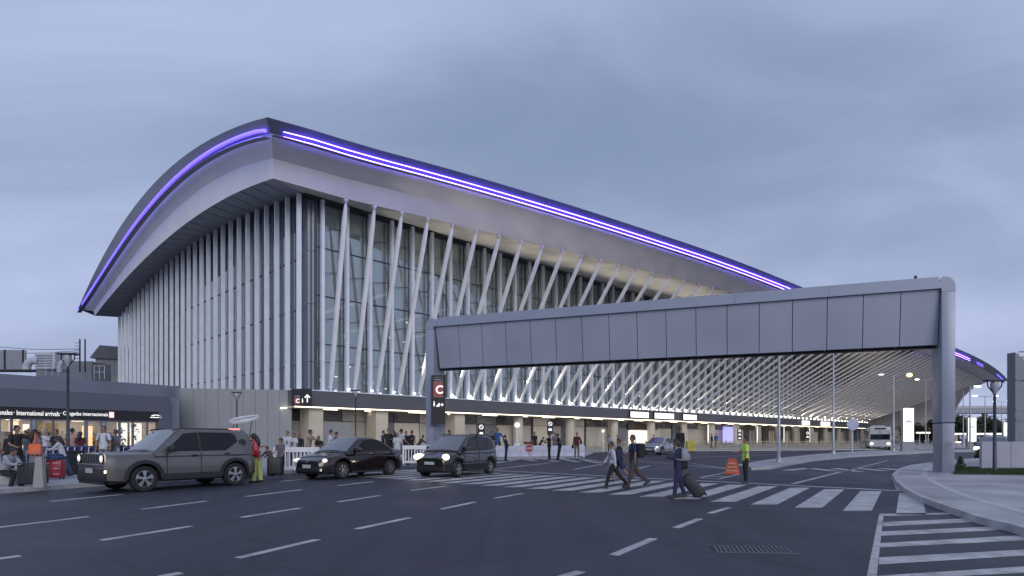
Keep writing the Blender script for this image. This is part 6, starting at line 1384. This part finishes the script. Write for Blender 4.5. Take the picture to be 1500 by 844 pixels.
# --- centre group before the corner
for lab, px, pf, hp, fa, po, kw in [
    ('person in patterned shirt with luggage left of the white barriers', 411, 695, 52, -95, pose(armL=(15, 8, 30), armR=(15, 8, 50)), dict(hair=('k', 'afro'), top=('check', 'short'), bot=('black', 'long'))),
    ('dark clad person stooping over bags left of the patterned shirt', 398, 697, 45, 160, pose(lean=30, armL=(40, 5, 10), armR=(40, 5, 10)), dict(hair=('b', 'short'), top=('brown', 'long'), bot=('black', 'long'))),
    ('broad man in white shirt and dark tie left of two colleagues', 421, 682, 50, -80, A0, dict(hair=('b', 'short'), top=('white', 'short'), bot=('navy', 'long'))),
    ('second man in white shirt and dark tie behind barrier', 430.5, 681, 46, -100, A0, dict(hair=('b', 'short'), top=('white', 'short'), bot=('navy', 'long'))),
    ('woman in grey sleeveless top looking right over the barrier', 452, 684, 54, -10, REACH, dict(hair=('k', 'bun'), top=('tan', 'short'), bot=('black', 'long'))),
    ('girl in black with folded arms beside the barrier end', 467, 684, 45, -50, FOLD, dict(hair=('k', 'long'), top=('black', 'short'), bot=('black', 'long'))),
    ('man in white shirt behind the black sedan bonnet', 484, 680, 50, 0, PHONE, dict(hair=('k', 'short'), top=('white', 'short'), bot=('navy', 'long'))),
    ('person in black close behind the man in white shirt', 492, 679, 46, 20, PHONE, dict(hair=('k', 'short'), top=('black', 'short'), bot=('black', 'long'))),
    ('dark dressed man left of the entrance door', 569, 675, 47, -60, A0, dict(hair=('k', 'short'), top=('black', 'short'), bot=('black', 'long'))),
    ('dark dressed woman near the entrance door', 576.5, 675, 44, -120, FOLD, dict(hair=('k', 'long'), top=('black', 'long'), bot=('black', 'long'))),
    ('stout man in pale shirt behind the sedan boot', 582, 680, 46, 100, A0, dict(hair=('g', 'short'), top=('white', 'short'), bot=('white', 'long'))),
    ('man in white t-shirt walking right past the sedan boot', 586.5, 675, 48, 30, WALK1, dict(hair=('k', 'short'), top=('white', 'short'), bot=('brown', 'short'))),
    ('dark clad person leaning right of the sedan', 603, 673, 42, -30, PHONE, dict(hair=('k', 'short'), top=('black', 'short'), bot=('black', 'long'))),
    ('person in brown bending over the barrier', 613, 672, 36, 0, LEAN, dict(hair=('b', 'short'), top=('brown', 'long'), bot=('black', 'long'))),
    ('guard in black cap and pale yellow vest left of the van', 629, 682, 50, 10, A0, dict(hair=('k', 'cap'), top=('hivis', 'short'), bot=('black', 'long'))),
    ('person in tan top above the van roof', 656, 670, 40, -10, REACH, dict(hair=('k', 'short'), top=('tan', 'short'), bot=('black', 'long'))),
    ('dark figure just right of the van', 719.5, 673, 41, -90, A0, dict(hair=('k', 'short'), top=('black', 'short'), bot=('black', 'long'))),
    ('man in bright blue shirt with arms spread right of the van', 729, 668, 40, -90, pose(armL=(0, 40, 10), armR=(0, 40, 10), legL=(3, 2, 9), legR=(-3, 2, 9)), dict(hair=('b', 'short'), top=('blue', 'long'), bot=('navy', 'long'))),
    ('guard in dark uniform leaning at the barrier left end', 742, 675.5, 38, 0, pose(lean=-8, armL=(12, 6, 60), armR=(12, 6, 60), legL=(-6, 2), legR=(-2, 2)), dict(hair=('k', 'short'), top=('navy', 'long'), bot=('navy', 'long'))),
    ('person in black behind the stop sign', 783, 667, 34, -60, A0, dict(hair=('k', 'short'), top=('black', 'short'), bot=('black', 'long'))),
    ('guard in black with an outstretched arm below the pictogram sign', 804.5, 674, 39, 180, pose(armL=(60, 10, 10), armR=(0, 10, 15)), dict(hair=('k', 'short'), top=('black', 'short'), bot=('black', 'long'))),
    ('person in grey between the two guards', 813, 668, 34, -90, FOLD, dict(hair=('k', 'short'), top=('grey', 'short'), bot=('black', 'long'))),
    ('second guard in black leaning back right of the pictogram sign', 820, 674, 39, 0, pose(lean=-12, legL=(-10, 2), legR=(-6, 2), armL=(10, 6, 80, 20), armR=(10, 6, 80, 20)), dict(hair=('k', 'short'), top=('black', 'short'), bot=('black', 'long'))),
    ('woman in maroon carrying bags right of the barrier row', 845, 670, 36, -80, pose(armL=(10, 20, 60), armR=(5, 14, 10)), dict(hair=('k', 'short'), top=('maroon', 'long'), bot=('khaki', 'long'))),
    ('person in dark blue beside the violet screen', 1049, 657, 22, -90, A0, dict(hair=('k', 'short'), top=('blue', 'short'), bot=('black', 'long'))),
    ('person in dark coat left of the violet screen', 1042.5, 657, 21, -40, A0, dict(hair=('k', 'short'), top=('black', 'long'), bot=('black', 'long'))),
    ('person behind the striding man near the far kerb', 893, 661, 23, -90, A0, dict(hair=('k', 'short'), top=('lgrey', 'short'), bot=('black', 'long'))),
    ('person in maroon near the far kerb behind walkers', 905, 661, 23, 0, A0, dict(hair=('k', 'short'), top=('maroon', 'short'), bot=('black', 'long'))),
    ('person in navy left of the pale shirted stout man', 562, 674, 43, -20, FOLD, dict(hair=('k', 'short'), top=('navy', 'long'), bot=('black', 'long'))),
    ('person in dark coat right of the white t-shirt walker', 595, 672, 40, -90, A0, dict(hair=('k', 'short'), top=('black', 'long'), bot=('black', 'long'))),
    ('crouched dark figure beside the person behind the stop sign', 791, 666, 27, 0, LEAN, dict(hair=('k', 'short'), top=('black', 'long'), bot=('black', 'long'))),
    ('dark haired woman between the yellowish shirt person and black top', 14, 690, 56, -80, A0, dict(hair=('k', 'long'), top=('black', 'long'), bot=('black', 'long'))),
    ('woman in dark jacket at the left end of the white barriers', 439, 678, 42, -60, A0, dict(hair=('k', 'long'), top=('black', 'long'), bot=('black', 'long'))),
    ('man in dark suit waiting at the lit doorway', 958, 663, 26, -90, A0, dict(hair=('k', 'short'), top=('black', 'long'), bot=('black', 'long'))),
    ('tall dark figure behind the woman with suitcase', 996.5, 672, 45, -90, A0, dict(hair=('k', 'afro'), top=('black', 'long'), bot=('black', 'long')))]:
    zz_ = KP if pf < 671 or px < 600 else 0
    a = person(lab, px, pf, hp, fa, po, z=zz_, **kw)
    if 'dark tie' in lab: MB().beam(a[1]['nk']+Vector((.085, 0, -.05)), a[1]['pel']+Vector((.145, 0, .12)), (0, 1, 0), [(0, .04, .012), (.8, .07, .012), (1, .01, .01)]).build('tie', CL_['navy'], a[0])
    if 'carrying bags' in lab: handbag(wpt(a[0], a[1]['pel']+Vector((.05, .28, .12))), 'maroon bag on the arm of the maroon dressed woman', CL_['maroon'], 0, drop=.15); handbag(wpt(a[0], a[1]['pel']+Vector((0, -.30, -.2))), 'black bag low in the maroon dressed woman hand', CL_['black'], 0, drop=.12)
# driver in the off-roader is behind dark glass and left out
# --- bake the skinned figures to plain meshes
bpy.context.view_layer.update(); dg = bpy.context.evaluated_depsgraph_get()
for o, m, ex in PB:
    me = bpy.data.meshes.new_from_object(o.evaluated_get(dg)); old = o.data; o.modifiers.clear()
    if ex:
        bm = bmesh.new(); bm.from_mesh(me); em = ex.mesh('x', None); bm.from_mesh(em); bmesh.ops.recalc_face_normals(bm, faces=bm.faces[:]); bm.to_mesh(me); bm.free(); bpy.data.meshes.remove(em)
    me.materials.clear(); me.materials.append(m); me.shade_smooth(); o.data = me; bpy.data.meshes.remove(old)
